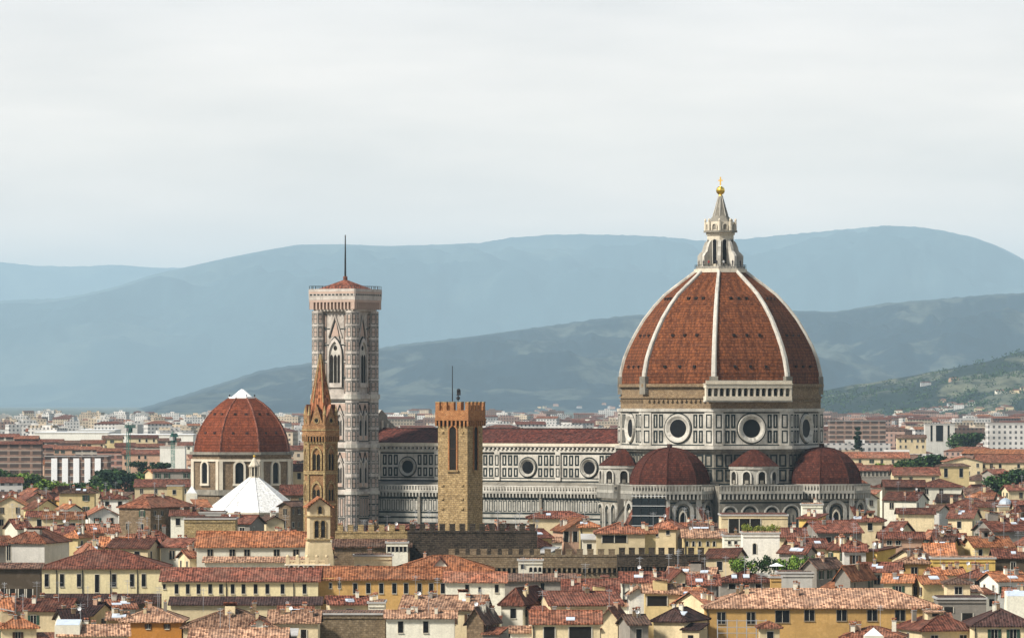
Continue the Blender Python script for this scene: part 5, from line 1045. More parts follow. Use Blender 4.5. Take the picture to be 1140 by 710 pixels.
H(1096, 1146, 636, 646, 656, 'bright_white', 'tile_orange', 'g', rz=16, label='bright white walled house with an orange roof at the right edge'); H(1118, 1150, 655, 663, 672, 'white', 'tile_red', 'g', rz=-8)
H(984, 1022, 640, 647, 656, 'cream', 'tile_orange', 'g', rz=-10); H(1020, 1056, 641, 648, 656, 'yellow', 'tile_orange', 'g', rz=12); H(1000, 1040, 566, 571, 580, 'cream', 'tile_maroon', 'g'); H(1056, 1096, 566, 576, 590, 'cream', 'tile_maroon', 'g', rz=-14)
H(1090, 1146, 578, 590, 600, 'grey', 'tile_maroon', 'g', rz=14); H(1054, 1110, 556, 563, 572, 'cream', 'tile_maroon', 'h'); H(1108, 1150, 611, 620, 634, 'dark_wall', 'tile_maroon', 'g'); H(985, 1036, 548, 556, 566, 'white', 'tile_maroon', 'g', rz=-20)
H(1112, 1128, 562, 564, 574, 'cream', 'tile_maroon', 'x', Y=1380, label='cream house carrying a small grey dome', d=5, fx=False, chims=0); H(1118, 1150, 540, 545, 556, 'cream', 'tile_maroon', 'g', rz=10)
H(956, 1008, 627, 635, 646, 'white', 'tile_maroon', 'g', rz=-10); H(1034, 1074, 632, 639, 650, 'cream', 'tile_orange', 'g', rz=8); H(1070, 1114, 633, 641, 652, 'grey_white', 'tile_maroon', 'h', rz=-12)
# middle distance, right
MD = 'buildings of the outer town'
def B(x0, x1, yr, ye, yb, wall, roof, typ='g', **k): k.setdefault('cat', 'building'); k.setdefault('name', 'town_building'); k.setdefault('fx', False); k.setdefault('chims', 0); k.setdefault('group', MD); return house(x0, x1, yr, ye, yb, wall, roof, typ, **k)
B(1030, 1063, 470, 472, 492, 'grey_white', 'tile_dark', 'x', win=[([1037, 1056], 473, 491, 2.2), ([1046], 473, 491, 8)], style='dark', label='grey-white tower block with dark vertical window bands', Y=3100)
B(924, 986, 467, 468.5, 486, 'flats_brown', 'tile_brown', 'x', auto=False, label='long brown apartment slab right of the cathedral drum', Y=3300, d=20); B(999, 1031, 484, 487, 498, 'cream', 'tile_brown', 'g', label='cream block with a brown roof below the dark banded tower block', Y=2850)
B(1100, 1150, 469, 471, 493, 'block_white', 'tile_brown', 'x', auto=False, label='white apartment block with many windows at the right edge', Y=3000, d=18); B(940, 1012, 503.5, 509, 514, 'cream', 'tile_red', 'g', label='long low building with a red roof left of the green trees', Y=2300)
B(1053, 1094, 508, 513, 527, 'cream', 'tile_red', 'v', rz=0, Y=2120, d=20, label='cream gabled hall with a row of tiny windows by the green trees'); B(1088, 1150, 506, 514, 522, 'cream', 'tile_red', 'g', Y=2140, label='long red roofed hall joining the cream gabled hall')
B(1044, 1079, 516, 518, 536, 'yellow', 'tile_brown', 'h', win=[([1053, 1070], 521, 531, 4)], style='dark', label='yellow block with two tall dark windows below the cream gabled hall', Y=1980); B(950, 994, 518, 523, 534, 'grey', 'tile_maroon', 'g', win=[(SEQ(954, 990, 9), 525, 530, 2.6)], style='plain', label='grey building with a long row of small windows right of the tribune', Y=1900)
B(995, 1046, 520, 528, 538, 'cream', 'tile_maroon', 'g', Y=1830); B(985, 1030, 534, 541, 552, 'dark_wall', 'tile_maroon', 'g', Y=1640); B(1024, 1072, 533, 541, 552, 'white', 'tile_maroon', 'h', Y=1660, label='off-white house under a wide dark red hipped roof right of the tribune')
# middle distance, left
B(50, 120, 506.5, 508, 537, 'flats_brown', 'tile_dark', 'x', auto=False, label='brown apartment block with five white vertical stair bands', Y=2300, d=18)
def bands():
    Y = 2298; T = HOUSES[-1]['o']; s = Y / FPX; cx = HOUSES[-1]['c']
    for x in (60, 72, 84.5, 97, 108.5): m = MB(); m.box(WX(x - 3.3, Y) - cx.x, WX(x + 3.3, Y) - cx.x, -9.6, -9.02, 0, WZ(510, Y) - cx.z, 'white_roof'); m.build('stair_band', T)
bands()
B(-8, 46, 491, 494, 530, 'flats_brown', 'tile_maroon', 'g', auto=False, label='large brown apartment block at the left edge of the plain', Y=2500); B(108, 136, 499, 502, 524, 'flats_pink', 'tile_red', 'g', auto=False, label='pinkish red apartment block beside the brown block with white bands', Y=2700)
B(114, 136, 485, 488, 502, 'yellow', 'tile_brown', 'g', auto=True, label='yellow block left of the green cranes', Y=3000); B(143, 175, 484.5, 487, 502, 'cream', 'tile_maroon', 'g', label='cream block with a dark red roof behind the green cranes', Y=3050); B(136, 180, 501, 505, 516, 'pink', 'tile_maroon', 'g', Y=2600, label='pinkish building with a long dark red roof below the green cranes')
B(178, 206, 495, 497, 522, 'bright_white', 'tile_tan', 'x', Y=2450, label='white building at the foot of the thin green crane'); B(38, 121, 481.5, 481.5, 490, 'bright_white', 'white_sheet', 'x', auto=False, Y=3500, d=60, label='very long bright white hall roof on the left plain', cat='hall', name='market_hall')
B(85, 128, 478.8, 478.8, 482, 'bright_white', 'white_sheet', 'x', auto=False, Y=3900, d=60, label='second white hall roof just behind the very long white one', cat='hall', name='market_hall'); B(120, 215, 484, 484, 487, 'bright_white', 'white_sheet', 'x', auto=False, Y=3300, d=40, label='thin white hall roof strip left of the far red dome', cat='hall', name='market_hall')
B(150, 213, 534, 541, 550, 'cream', 'tile_maroon', 'g', Y=1760, label='long dark red roof left of the domed chapel'); B(170, 213, 522, 524, 533, 'grey', 'tile_maroon', 's', Y=1850, label='grey building with a ribbon of dark glazing left of the domed chapel'); B(186, 203, 539, 541, 557, 'yellow', 'tile_brown', 'x', win=[([194], 545, 550, 4)], style='dark', label='yellow cube house left of the domed chapel', Y=1620)
B(326, 345, 517, 524, 540, 'cream', 'tile_maroon', 'g', Y=1700, win=[([333], 526, 533, 4)], style='dark', label='cream house between the domed chapel and the spired tower'); B(312, 345, 540, 550, 562, 'stone', 'tile_maroon', 'g', Y=1500); B(310, 340, 558, 562, 588, 'stone', 'tile_brown', 'v', rz=-20, Y=1300, label='brown stone gable right of the white pyramid roof')
ROWQ = [(44, 70, 489, 491.5, 'flats_pale', 'tile_maroon'), (66, 92, 490.5, 493, 'flats_brown', 'tile_brown'), (90, 116, 490, 493, 'cream', 'tile_red'), (40, 62, 495, 498, 'flats_brown', 'tile_maroon'), (60, 86, 496, 499.5, 'pink', 'tile_red'), (84, 112, 497, 500, 'flats_pale', 'tile_red'), (176, 200, 488, 490, 'flats_pale', 'tile_brown'), (128, 150, 493, 496, 'flats_pink', 'tile_maroon'), (150, 182, 494, 497, 'flats_pale', 'tile_red'), (198, 214, 492, 495, 'white', 'tile_maroon'), (-8, 20, 483, 486, 'flats_pale', 'tile_maroon'), (16, 42, 485, 488, 'flats_brown', 'tile_red')]
for i, (a_, b_, c_, d_, w_, r_) in enumerate(ROWQ): B(a_, b_, c_, d_, d_ + 6, w_, r_, 'g', auto=not w_.startswith('flats'), floors=1, Y=2950 - 5 * i)
# close to the white pyramid
H(190, 226, 568, 573, 588, 'white', 'tile_maroon', 'g'); H(205, 262, 577, 578, 600, 'ochre_stone', 'tile_brown', 'x', auto=False, label='ochre stone wall block below the white pyramid roof', Y=1180, fx=False, d=10); H(240, 292, 574, 582, 594, 'grey', 'tile_maroon', 'g', rz=-18); H(284, 316, 574, 579, 590, 'cream', 'tile_brown', 'v', rz=14, Y=1240)
H(222, 250, 569, 571, 580, 'grey_white', 'tile_brown', 'x', Y=1290, label='grey-white rooftop terrace block left of the white pyramid roof')

prot(812, 910, 612, 642, 1010); prot(703, 740, 552, 586, 1340); prot(0, 168, 517, 543, 1950); prot(984, 1062, 505, 519, 2160); prot(950, 960, 472, 490, 2700); prot(1064, 1090, 479, 492, 2950); prot(1108, 1146, 520, 538, 1800); prot(134, 200, 470, 523, 2300)
prot(211, 329, 433, 553, 1692); prot(238, 318, 503, 574, 1452); prot(338, 378, 392, 600, 1066); prot(346, 420, 265, 584, 1460); prot(487, 537, 408, 586, 1044)
prot(420, 690, 462, 584, 1490); prot(660, 975, 202, 580, 1480)

# ------------------------------------------------------------------ the other houses between
rf = random.Random(5)
def clear(x0, x1, y0, Y, slack=2):
    for a, b, c, d, py in PROT:
        if py > Y and x1 > a + 1 and x0 < b - 1 and y0 < d - slack: return False
    return True
def free(c, rad, Y):
    for h in HOUSES:
        dx, dy = c[0] - h['c'].x, c[1] - h['c'].y
        if abs(dx) < (rad + h['rad']) * .74 and abs(dy) < (rad * .9 + min(h['rad'], h['d'] * .75)) * .62: return False
    return True
LANDF = [(56.6, 1400, 48), (-46, 1423, 12), (-11, 1040, 9), (-40, 1066, 6), (-88.6, 1692, 22), (-72.6, 1452, 15), (-37, 993, 7)] + [(toworld(x, 0)[0], toworld(x, 0)[1], 26) for x in (-40, -65, -90, -106)]
def freeland(x, y, r):
    if any((x - a) ** 2 + (y - b) ** 2 < (r + c) ** 2 for a, b, c in LANDF): return False
    return not (1000 < y < 1052 and -36 < x < 41)
WP = ['cream'] * 7 + ['white'] * 5 + ['yellow'] * 3 + ['pale_yellow', 'ochre', 'pink', 'pink', 'grey', 'grey', 'stone', 'grey_white']
RN = ['tile_maroon'] * 5 + ['tile_red'] * 6 + ['tile_orange'] * 4 + ['tile_tan'] * 5 + ['tile_brown'] * 2
RFAR = ['tile_maroon'] * 9 + ['tile_red'] * 4 + ['tile_brown'] * 2 + ['tile_orange']
count = 0
def tryfill(px, py, wpx, far, maxn):
    global count
    typ = rf.choice(['g', 'g', 'g', 'h', 'h', 'v', 's']) ; s0 = Yof(py) / FPX; Y = Yof(py)
    wpx = max(wpx, 5.5 / s0); rise_px = rf.uniform(1.2, 2.4) / s0
    if typ == 'v': wpx = min(wpx, 12 / s0); rise_px = wpx * .17
    if typ == 's': rise_px *= .8
    x0, x1 = px - wpx / 2, px + wpx / 2; yr = py - rise_px
    if not clear(x0 - 2, x1 + 2, yr, Y): return False
    d = 2 * min(9, max(2.2, (py - yr) * s0 / (.33 + (yr - HORIZ) / FPX))) if typ in 'gh' else 10
    rad = max(wpx * s0, d) / 2; X = WX(px, Y)
    if not freeland(X, Y + d / 2, rad) or not free((X, Y + d / 2), rad, Y): return False
    roof = rf.choice(RFAR if py < 600 else RN); rz = rf.choice([0, 0, -28, -20, 18, 26, -12, 10]) if typ != 's' else rf.choice([0, -12, 12])
    house(x0, x1, yr, py, py + rf.uniform(10, 18), rf.choice(WP), roof, typ, rz=rz, rnd=rf, protect=False, fx=not far, floors=1 if far else 2, side=not far, d=None if typ in 'gh' else d, cat='house' if py > 548 else 'building', name='house' if py > 548 else 'town_building', group='houses of the old town' if py > 548 else MD)
    HOUSES[-1]['fill'] = True; count += 1
    return True
for pas in range(5):
    py = 551.0
    while py < 712:
        px = -30 + rf.uniform(0, 20)
        while px < 1170:
            w = rf.uniform(18, 44) * (.8 if py < 580 else 1.0)
            tryfill(px, py + rf.uniform(-3, 3), w, py < 575, 999); px += w * rf.uniform(.5, .9)
        py += 5.5
for pas in range(2):
    py = 512.0
    while py < 551:
        px = -20 + rf.uniform(0, 20)
        while px < 1160:
            w = rf.uniform(18, 42)
            if rf.random() < .6: tryfill(px, py + rf.uniform(-2, 2), w, True, 999)
            px += w * rf.uniform(.7, 1.2)
        py += 7
# drop what nothing in the picture shows
def prune():
    import numpy as np
    buf = np.zeros((720, 1140), dtype=np.int32)
    for i, h in sorted(enumerate(HOUSES), key=lambda t: -t[1]['Y']):
        x0, x1, y0 = int(max(0, h['x0'])), int(min(1140, h['x1'])), int(max(0, h['y0']))
        if x1 > x0 and y0 < 720: buf[y0:, x0:x1] = i + 1
    for a, b, c, d, Y in PROT[-6:]: pass
    n = np.bincount(buf[:711].ravel(), minlength=len(HOUSES) + 1)
    keep = []
    for i, h in enumerate(HOUSES):
        h['vis'] = int(n[i + 1])
        ys, xs = np.where(buf[:711] == i + 1)
        if h['vis'] < (45 if h['fill'] else 6) and not (h['label'] and h['vis'] > 0):
            def rm(o):
                for ch in list(o.children): rm(ch)
                bpy.data.objects.remove(o)
            rm(h['o']); continue
        h['px'], h['py'] = float(xs.mean()), float(ys.mean()); keep.append(h)
    HOUSES[:] = keep
prune()

# ------------------------------------------------------------------ trees, garden terrace, cranes, small dome, tents
def crown_mesh(seed, shape, n, mats, size):
    r = random.Random(seed); m = MB()
    lobes = []
    for k in range(9 if shape == 'round' else 7):
        if shape == 'round': lobes.append((r.uniform(-2.6, 2.6), r.uniform(-2.6, 2.6), r.uniform(4, 9), r.uniform(1.4, 2.5)))
        elif shape == 'tall': z = 1.5 + k * 1.9; lobes.append((r.uniform(-.25, .25), r.uniform(-.25, .25), z, max(.5, 1.7 - .19 * k)))
        elif shape == 'pine': a = r.uniform(0, 6.28); q = r.uniform(.5, 3.6); lobes.append((q * math.cos(a), q * math.sin(a), r.uniform(8, 9.6), r.uniform(1.2, 1.9)))
        else: lobes.append((r.uniform(-1.3, 1.3), r.uniform(-.7, .7), r.uniform(.5, 1.5), r.uniform(.5, .9)))
    for k in range(n):
        x, y, z, q = r.choice(lobes); d = Vector((r.gauss(0, 1), r.gauss(0, 1), r.gauss(0, 1) * (.6 if shape == 'pine' else .9))).normalized() * q * r.uniform(.55, 1.08)
        c = Vector((x, y, z)) + d; a = Vector((r.gauss(0, 1), r.gauss(0, 1), r.gauss(0, 1))).normalized(); b = a.orthogonal().normalized(); e = a.cross(b); s = size * r.uniform(.5, 1.2)
        m.poly([c + b * s, c + e * s * .7, c - b * s, c - e * s * .7], mats[0] if r.random() < .8 else mats[1])
    return m
def tree_proto(kind, seed):
    key = 'tree%s%d' % (kind, seed)
    if key not in CACHE:
        mats = {'round': ('leaf', 'leaf_dark'), 'bright': ('leaf_bright', 'leaf'), 'tall': ('leaf_dark', 'leaf_dark'), 'pine': ('leaf_dark', 'leaf')}[kind]
        c = crown_mesh(seed, 'round' if kind == 'bright' else kind, 900, mats, .55); o = c.build('crown'); me = o.data; bpy.data.objects.remove(o)
        t = MB(); hh = {'tall': 3, 'pine': 8}.get(kind, 5); t.tube((0, 0, -.5), (0, 0, hh), .3, 'bark', 7, .17)
        if kind != 'tall':
            for k in range(5): a = k * 1.26; t.tube((0, 0, hh * .65), (2.0 * math.cos(a), 2.0 * math.sin(a), hh + 1), .13, 'bark', 5, .05)
        o = t.build('trunk'); CACHE[key] = (me, o.data); bpy.data.objects.remove(o)
    return CACHE[key]
def tree(px, ytop, Y, hm, kind, label, seed=1, group=None, name='tree', wide=1.0):
    z = WZ(ytop, Y); sc = hm / {'round': 11.3, 'bright': 11.3, 'tall': 14.6, 'pine': 11}[kind]
    T = thing(name, label, 'tree', (WX(px, Y), Y, z - hm), rf.uniform(0, 6), group); T.scale = (sc * wide, sc * wide, sc); c, t = tree_proto(kind, seed)
    meshobj('crown', c, T, (0, 0, 0)); meshobj('trunk', t, T, (0, 0, 0)); T['tx'] = px; return T
TR = []
for px, yt, h, k, sd, wd in ((3, 517, 13, 'round', 1, 1.3), (14, 521, 12, 'round', 2, 1.2), (27, 523, 11, 'bright', 1, 1.3), (38, 526, 10, 'round', 3, 1.3), (47, 533, 9, 'bright', 2, 1.5), (58, 531, 9, 'bright', 1, 1.6), (70, 535, 8, 'bright', 3, 1.5), (84, 534, 9, 'round', 1, 1.5), (97, 534, 9, 'bright', 2, 1.5), (107, 531, 10, 'round', 2, 1.4), (118, 525, 13, 'round', 3, 1.4), (128, 521, 15, 'pine', 1, 1.4), (139, 523, 14, 'pine', 2, 1.3), (150, 524, 12, 'round', 1, 1.3), (112, 537, 9, 'bright', 3, 1.4), (160, 527, 12, 'bright', 1, 1.2)):
    TR.append((px, yt, 2050 if yt < 530 else 1900, h, k, sd, wd, 'trees below the apartment block'))
for px, yt, h, k, sd, wd in ((154, 512, 9, 'pine', 2, 1.4), (166, 514, 9, 'round', 2, 1.4), (176, 514, 10, 'pine', 1, 1.4)): TR.append((px, yt, 2250, h, k, sd, wd, 'trees under the green cranes'))
for px, yt, h, k, sd, wd in ((986, 513, 9, 'bright', 1, 1.5), (996, 512, 10, 'round', 2, 1.4), (1006, 511, 10, 'bright', 3, 1.4), (1015, 508, 12, 'round', 1, 1.4), (1026, 508, 12, 'round', 3, 1.4), (1037, 505, 14, 'pine', 1, 1.4), (1047, 507, 13, 'round', 2, 1.3), (1057, 511, 10, 'bright', 2, 1.2)): TR.append((px, yt, 2160, h, k, sd, wd, 'trees by the cream gabled hall'))
for px, yt, h, k, sd, wd in ((1112, 526, 12, 'round', 1, 1.3), (1122, 522, 13, 'round', 3, 1.3), (1133, 520, 15, 'pine', 2, 1.3), (1142, 524, 13, 'round', 2, 1.3)): TR.append((px, yt, 1800, h, k, sd, wd, 'dark trees at the right edge'))
for px, yt, h, k, sd, wd in ((1066, 480, 15, 'round', 3, 1.4), (1076, 479, 16, 'round', 1, 1.4), (1086, 481, 15, 'pine', 1, 1.4)): TR.append((px, yt, 2950, h, k, sd, wd, 'trees beside the dark banded tower block'))
TR.append((955, 473, 2700, 17, 'tall', 1, 1.5, None)); TR.append((1135, 498, 2400, 12, 'round', 2, 1.4, None)); TR.append((1022, 549, 1560, 7, 'round', 1, 1.2, None)); TR.append((8, 470, 5200, 15, 'round', 1, 1.6, None))
KW = {'round': 'round dark green tree', 'bright': 'light green leafy tree', 'pine': 'flat topped dark pine', 'tall': 'tall dark cypress'}
ORD = ['leftmost', 'second from the left', 'third from the left', 'fourth from the left', 'fifth from the left', 'sixth from the left', 'seventh from the left', 'eighth from the left', 'ninth from the left']
byg = {}
for t in TR: byg.setdefault((t[4], t[7]), []).append(t)
SOLO = {955: 'tall dark cypress standing before the brown apartment slab', 1135: 'single round tree above the long red roofed hall at the edge', 1022: 'small round tree among roofs right of the tribune', 8: 'dark tree far out on the plain at the left edge'}
for (k, g), l in byg.items():
    l.sort()
    for i, t in enumerate(l):
        if g is None: lab = SOLO[t[0]]
        else:
            where = g.split(' ', 1)[1] if not g.startswith('dark') else 'trees ' + g.split(' ', 2)[2]
            where = where.replace('trees ', '')
            lab = KW[k] + ' ' + where + (', ' + ORD[i] if len(l) > 1 else '')
        tree(t[0], t[1], t[2], t[3], t[4], lab, t[5], g, {'round': 'broadleaf_tree', 'bright': 'broadleaf_tree', 'pine': 'pine_tree', 'tall': 'cypress_tree'}[k], t[6])
def bush(px, ytop, Y, w, h, mats, label, group, seed):
    key = 'bush%s%d' % (mats[0], seed)
    if key not in CACHE: o = crown_mesh(seed, 'bush', 420, mats, .2).build('foliage'); CACHE[key] = o.data; bpy.data.objects.remove(o)
    T = thing('shrub', label, 'shrub', (WX(px, Y), Y, WZ(ytop, Y) - h), 0, group); T.scale = (w / 3.2, w / 3.2, h / 2.2); meshobj('foliage', CACHE[key], T, (0, 0, 0))
    m = MB(); 
    for k in range(4): m.tube((0, 0, -.6), ((k - 1.5) * .4, 0, 1.0), .06, 'bark', 5, .03)
    m.build('stem', T)
def garden():
    Y = 1012.0; s = Y / FPX; m = MB()
    T = thing('garden_terrace', 'walled roof terrace carrying the green shrubs below the bright white terrace house', 'terrace', (WX(861, Y), Y - 1, 0)); w = 46 * s; m.box(-w, w, -1, 10, 0, WZ(640, Y), 'grey_white', False); m.box(-w, w, -1.1, -.8, WZ(640, Y), WZ(637, Y), 'grey_white'); m.build('wall', T)
    G = 'shrubs on the garden terrace'; words = ['leftmost', 'second from the left', 'third from the left', 'fourth from the left', 'fifth from the left', 'sixth from the left', 'seventh from the left', 'eighth from the left', 'rightmost']
    for i, (px, yt, w_, h_, k) in enumerate(((821, 619, 4.2, 3.6, 0), (832, 621, 4.2, 3.4, 0), (842, 618, 4.0, 3.8, 2), (857, 616, 3.6, 3.8, 2), (868, 622, 4.2, 3.4, 0), (877, 620, 4.2, 3.6, 0), (881, 627, 3.4, 3.0, 3), (889, 616, 4.4, 4.4, 0), (900, 617, 3.8, 4.2, 1))):
        mats = [('leaf_bright', 'leaf'), ('leaf', 'leaf_bright'), ('leaf', 'leaf_dark'), ('leaf_yellow', 'leaf_bright')][k]
        bush(px, yt, Y - .5 - (i % 2), w_, h_, mats, ['bright green', 'mid green', 'dull dark green', 'yellowish'][k] + ' shrub on the garden terrace, ' + words[i], G, i % 4)
    Y = 1053.0; G = 'plants on the white house roof'
    for i, px in enumerate((830, 838, 846, 856, 864)): bush(px, 582 + (i % 2) * 2, Y, 2.1, 2.1, ('leaf_yellow', 'leaf_bright'), 'yellow-green potted plant on the bright white house roof, ' + ['leftmost', 'second from the left', 'middle one', 'second from the right', 'rightmost'][i], G, i % 3)
    T = thing('parasol', 'white parasol on the garden terrace between the green shrubs', 'parasol', (WX(864.5, 1006), 1006, WZ(641, 1006))); m = MB(); m.loft([[(1.5 * math.cos(k * math.pi / 4), 1.5 * math.sin(k * math.pi / 4), 2.0) for k in range(8)], [(.05 * math.cos(k * math.pi / 4), .05 * math.sin(k * math.pi / 4), 2.6) for k in range(8)]], 'white_sheet', cap=True); m.build('canopy', T); m = MB(); m.tube((0, 0, -.5), (0, 0, 2.55), .04, 'steel', 6); m.build('pole', T)
garden()
def crane(px, ytop, ybase, Y, jibl, jibr, label, rz=0):
    Z = lambda y: WZ(y, Y); s = Y / FPX; zb = ground_z(Y); T = thing('tower_crane', label, 'crane', (WX(px, Y), Y, zb), R(rz), 'tower cranes'); zt = Z(ytop + 6) - zb; m = MB(); a = .6
    for x in (-a, a):
        for y in (-a, a): m.tube((x, y, 0), (x, y, zt), .11, 'crane_green', 4)
    n = 12
    for k in range(n):
        z0, z1 = zt * k / n, zt * (k + 1) / n; sg = 1 if k % 2 else -1
        for y in (-a, a): m.tube((-a * sg, y, z0), (a * sg, y, z1), .06, 'crane_green', 4)
        for x in (-a, a): m.tube((x, -a * sg, z0), (x, a * sg, z1), .06, 'crane_green', 4)
    m.build('mast', T); m = MB(); L1, L2 = jibl * s, jibr * s
    for p in ((-L1, -.6, zt), (-L1, .6, zt), (-L1, 0, zt + 1.3)): m.tube(p, (L2, p[1], p[2]), .16, 'crane_green', 4)
    for k in range(14): x0, x1 = -L1 + (L1 + L2) * k / 14, -L1 + (L1 + L2) * (k + 1) / 14; m.tube((x0, 0, zt + 1.3), (x1, .6, zt), .1, 'crane_green', 4); m.tube((x0, -.6, zt), (x1, 0, zt + 1.3), .1, 'crane_green', 4)
    m.build('jib', T); m = MB(); m.tube((0, 0, zt), (0, 0, Z(ytop) - zb), .3, 'crane_green', 5, .12); m.tube((0, 0, Z(ytop) - zb), (-L1 * .8, 0, zt + 1.3), .08, 'crane_green', 4); m.tube((0, 0, Z(ytop) - zb), (L2 * .8, 0, zt + 1.3), .08, 'crane_green', 4); m.build('tower_head', T)
    m = MB(); m.box(-L1, -L1 + 2, -.8, .8, zt - 1.6, zt, 'concrete'); m.build('counterweight', T); m = MB(); m.box(.9, 2.3, -.7, .7, zt - 2.2, zt - .1, 'crane_green'); m.rect((V3(0, -.7), V3(1, 0), V3(0, -1)), 1.1, 2.1, zt - 1.5, zt - .5, .03, 'glass_dark'); m.build('cab', T)
crane(143, 470, 523, 2350, 7, 14, 'thick green tower crane among the plain buildings, the taller one', 60); crane(192.5, 480, 525, 2250, 5, 12, 'thin green tower crane close to the domed chapel', 70)
def small_dome():
    Y = 1383; T = thing('small_dome', 'little grey metal dome on a cream house among the right rooftops', 'dome', (WX(1120, Y), Y + 2, WZ(562.2, Y))); m = MB(); m.prism([(1.9 * math.cos(k * math.pi / 6), 1.9 * math.sin(k * math.pi / 6)) for k in range(12)], 0, .35, 'concrete')
    m.loft([[(r * math.cos(k * math.pi / 6), r * math.sin(k * math.pi / 6), z) for k in range(12)] for r, z in ((1.8, .35), (1.6, 1.0), (1.15, 1.5), (.5, 1.85), (.1, 1.95))], 'zinc', cap=True); m.build('dome_shell', T); m = MB(); m.tube((0, 0, 1.9), (0, 0, 2.5), .06, 'iron', 5); m.build('finial', T)
small_dome()
def tent(px, ytop, Y, w, h, label): 
    T = thing('pyramid_skylight', label, 'skylight', (WX(px, Y), Y, WZ(ytop, Y) - h)); m = MB(); q = [V3(-w, -w, 0), V3(w, -w, 0), V3(w, w, 0), V3(-w, w, 0)]
    for a, b in zip(q, q[1:] + q[:1]): m.poly([a, b, V3(0, 0, h)], 'lead')
    m.build('glazing', T); m = MB(); m.box(-w - .1, w + .1, -w - .1, w + .1, -6, -.02, 'white'); m.build('base', T)
tent(972.5, 698, 846, 1.45, 1.3, 'pale pyramid skylight in front of the ochre palazzo at the bottom'); tent(1001, 550, 1560, 2.2, 1.3, 'white pyramid roof light among the dark red roofs right of the cathedral'); tent(213.5, 540, 1600, 1.6, 2.4, 'small pale cone roof at the foot of the domed chapel')
def skyl(px, py, Y, w, l, label):
    T = thing('roof_light', label, 'skylight', (WX(px, Y), Y, WZ(py, Y)), 0); m = MB(); m.poly([(-w, -l, -.25), (w, -l, -.25), (w, l, .55), (-w, l, .55)], 'skylight'); m.build('glazing', T); m = MB()
    m.loft([[(-w - .12, -l - .1, -8), (w + .12, -l - .1, -8), (w + .12, l + .1, -8), (-w - .12, l + .1, -8)], [(-w - .12, -l - .1, -.32), (w + .12, -l - .1, -.32), (w + .12, l + .1, .5), (-w - .12, l + .1, .5)]], 'white', cap=True); m.build('base', T)
skyl(76, 693, 872, 2.0, 2.0, 'pale sloping roof light among the roofs at the bottom'); skyl(1131, 661, 905, 1.7, 2.0, 'white sloping roof light at the right edge above the green shutters')
def sheet():
    Y = 880; s = Y / FPX; T = thing('roof_scaffold', 'thin metal scaffold frame with white sheets before the ochre palazzo', 'scaffold', (WX(826, Y), Y, WZ(712, Y))); m = MB(); w = 27 * s
    for z in (1.2, 2.2, 3.3): m.tube((-w, 0, z), (w, 0, z), .05, 'steel', 5)
    for k in range(6): x = -w + 2 * w * k / 5; m.tube((x, 0, -2), (x, 0, 3.5), .05, 'steel', 5); m.tube((x, 1.2, -2), (x, 1.2, 3.5), .05, 'steel', 5)
    m.build('pole', T); m = MB(); m.box(3.0, 4.9, -.12, -.06, -.2, 2.0, 'white_sheet'); m.build('sheet', T)
sheet()

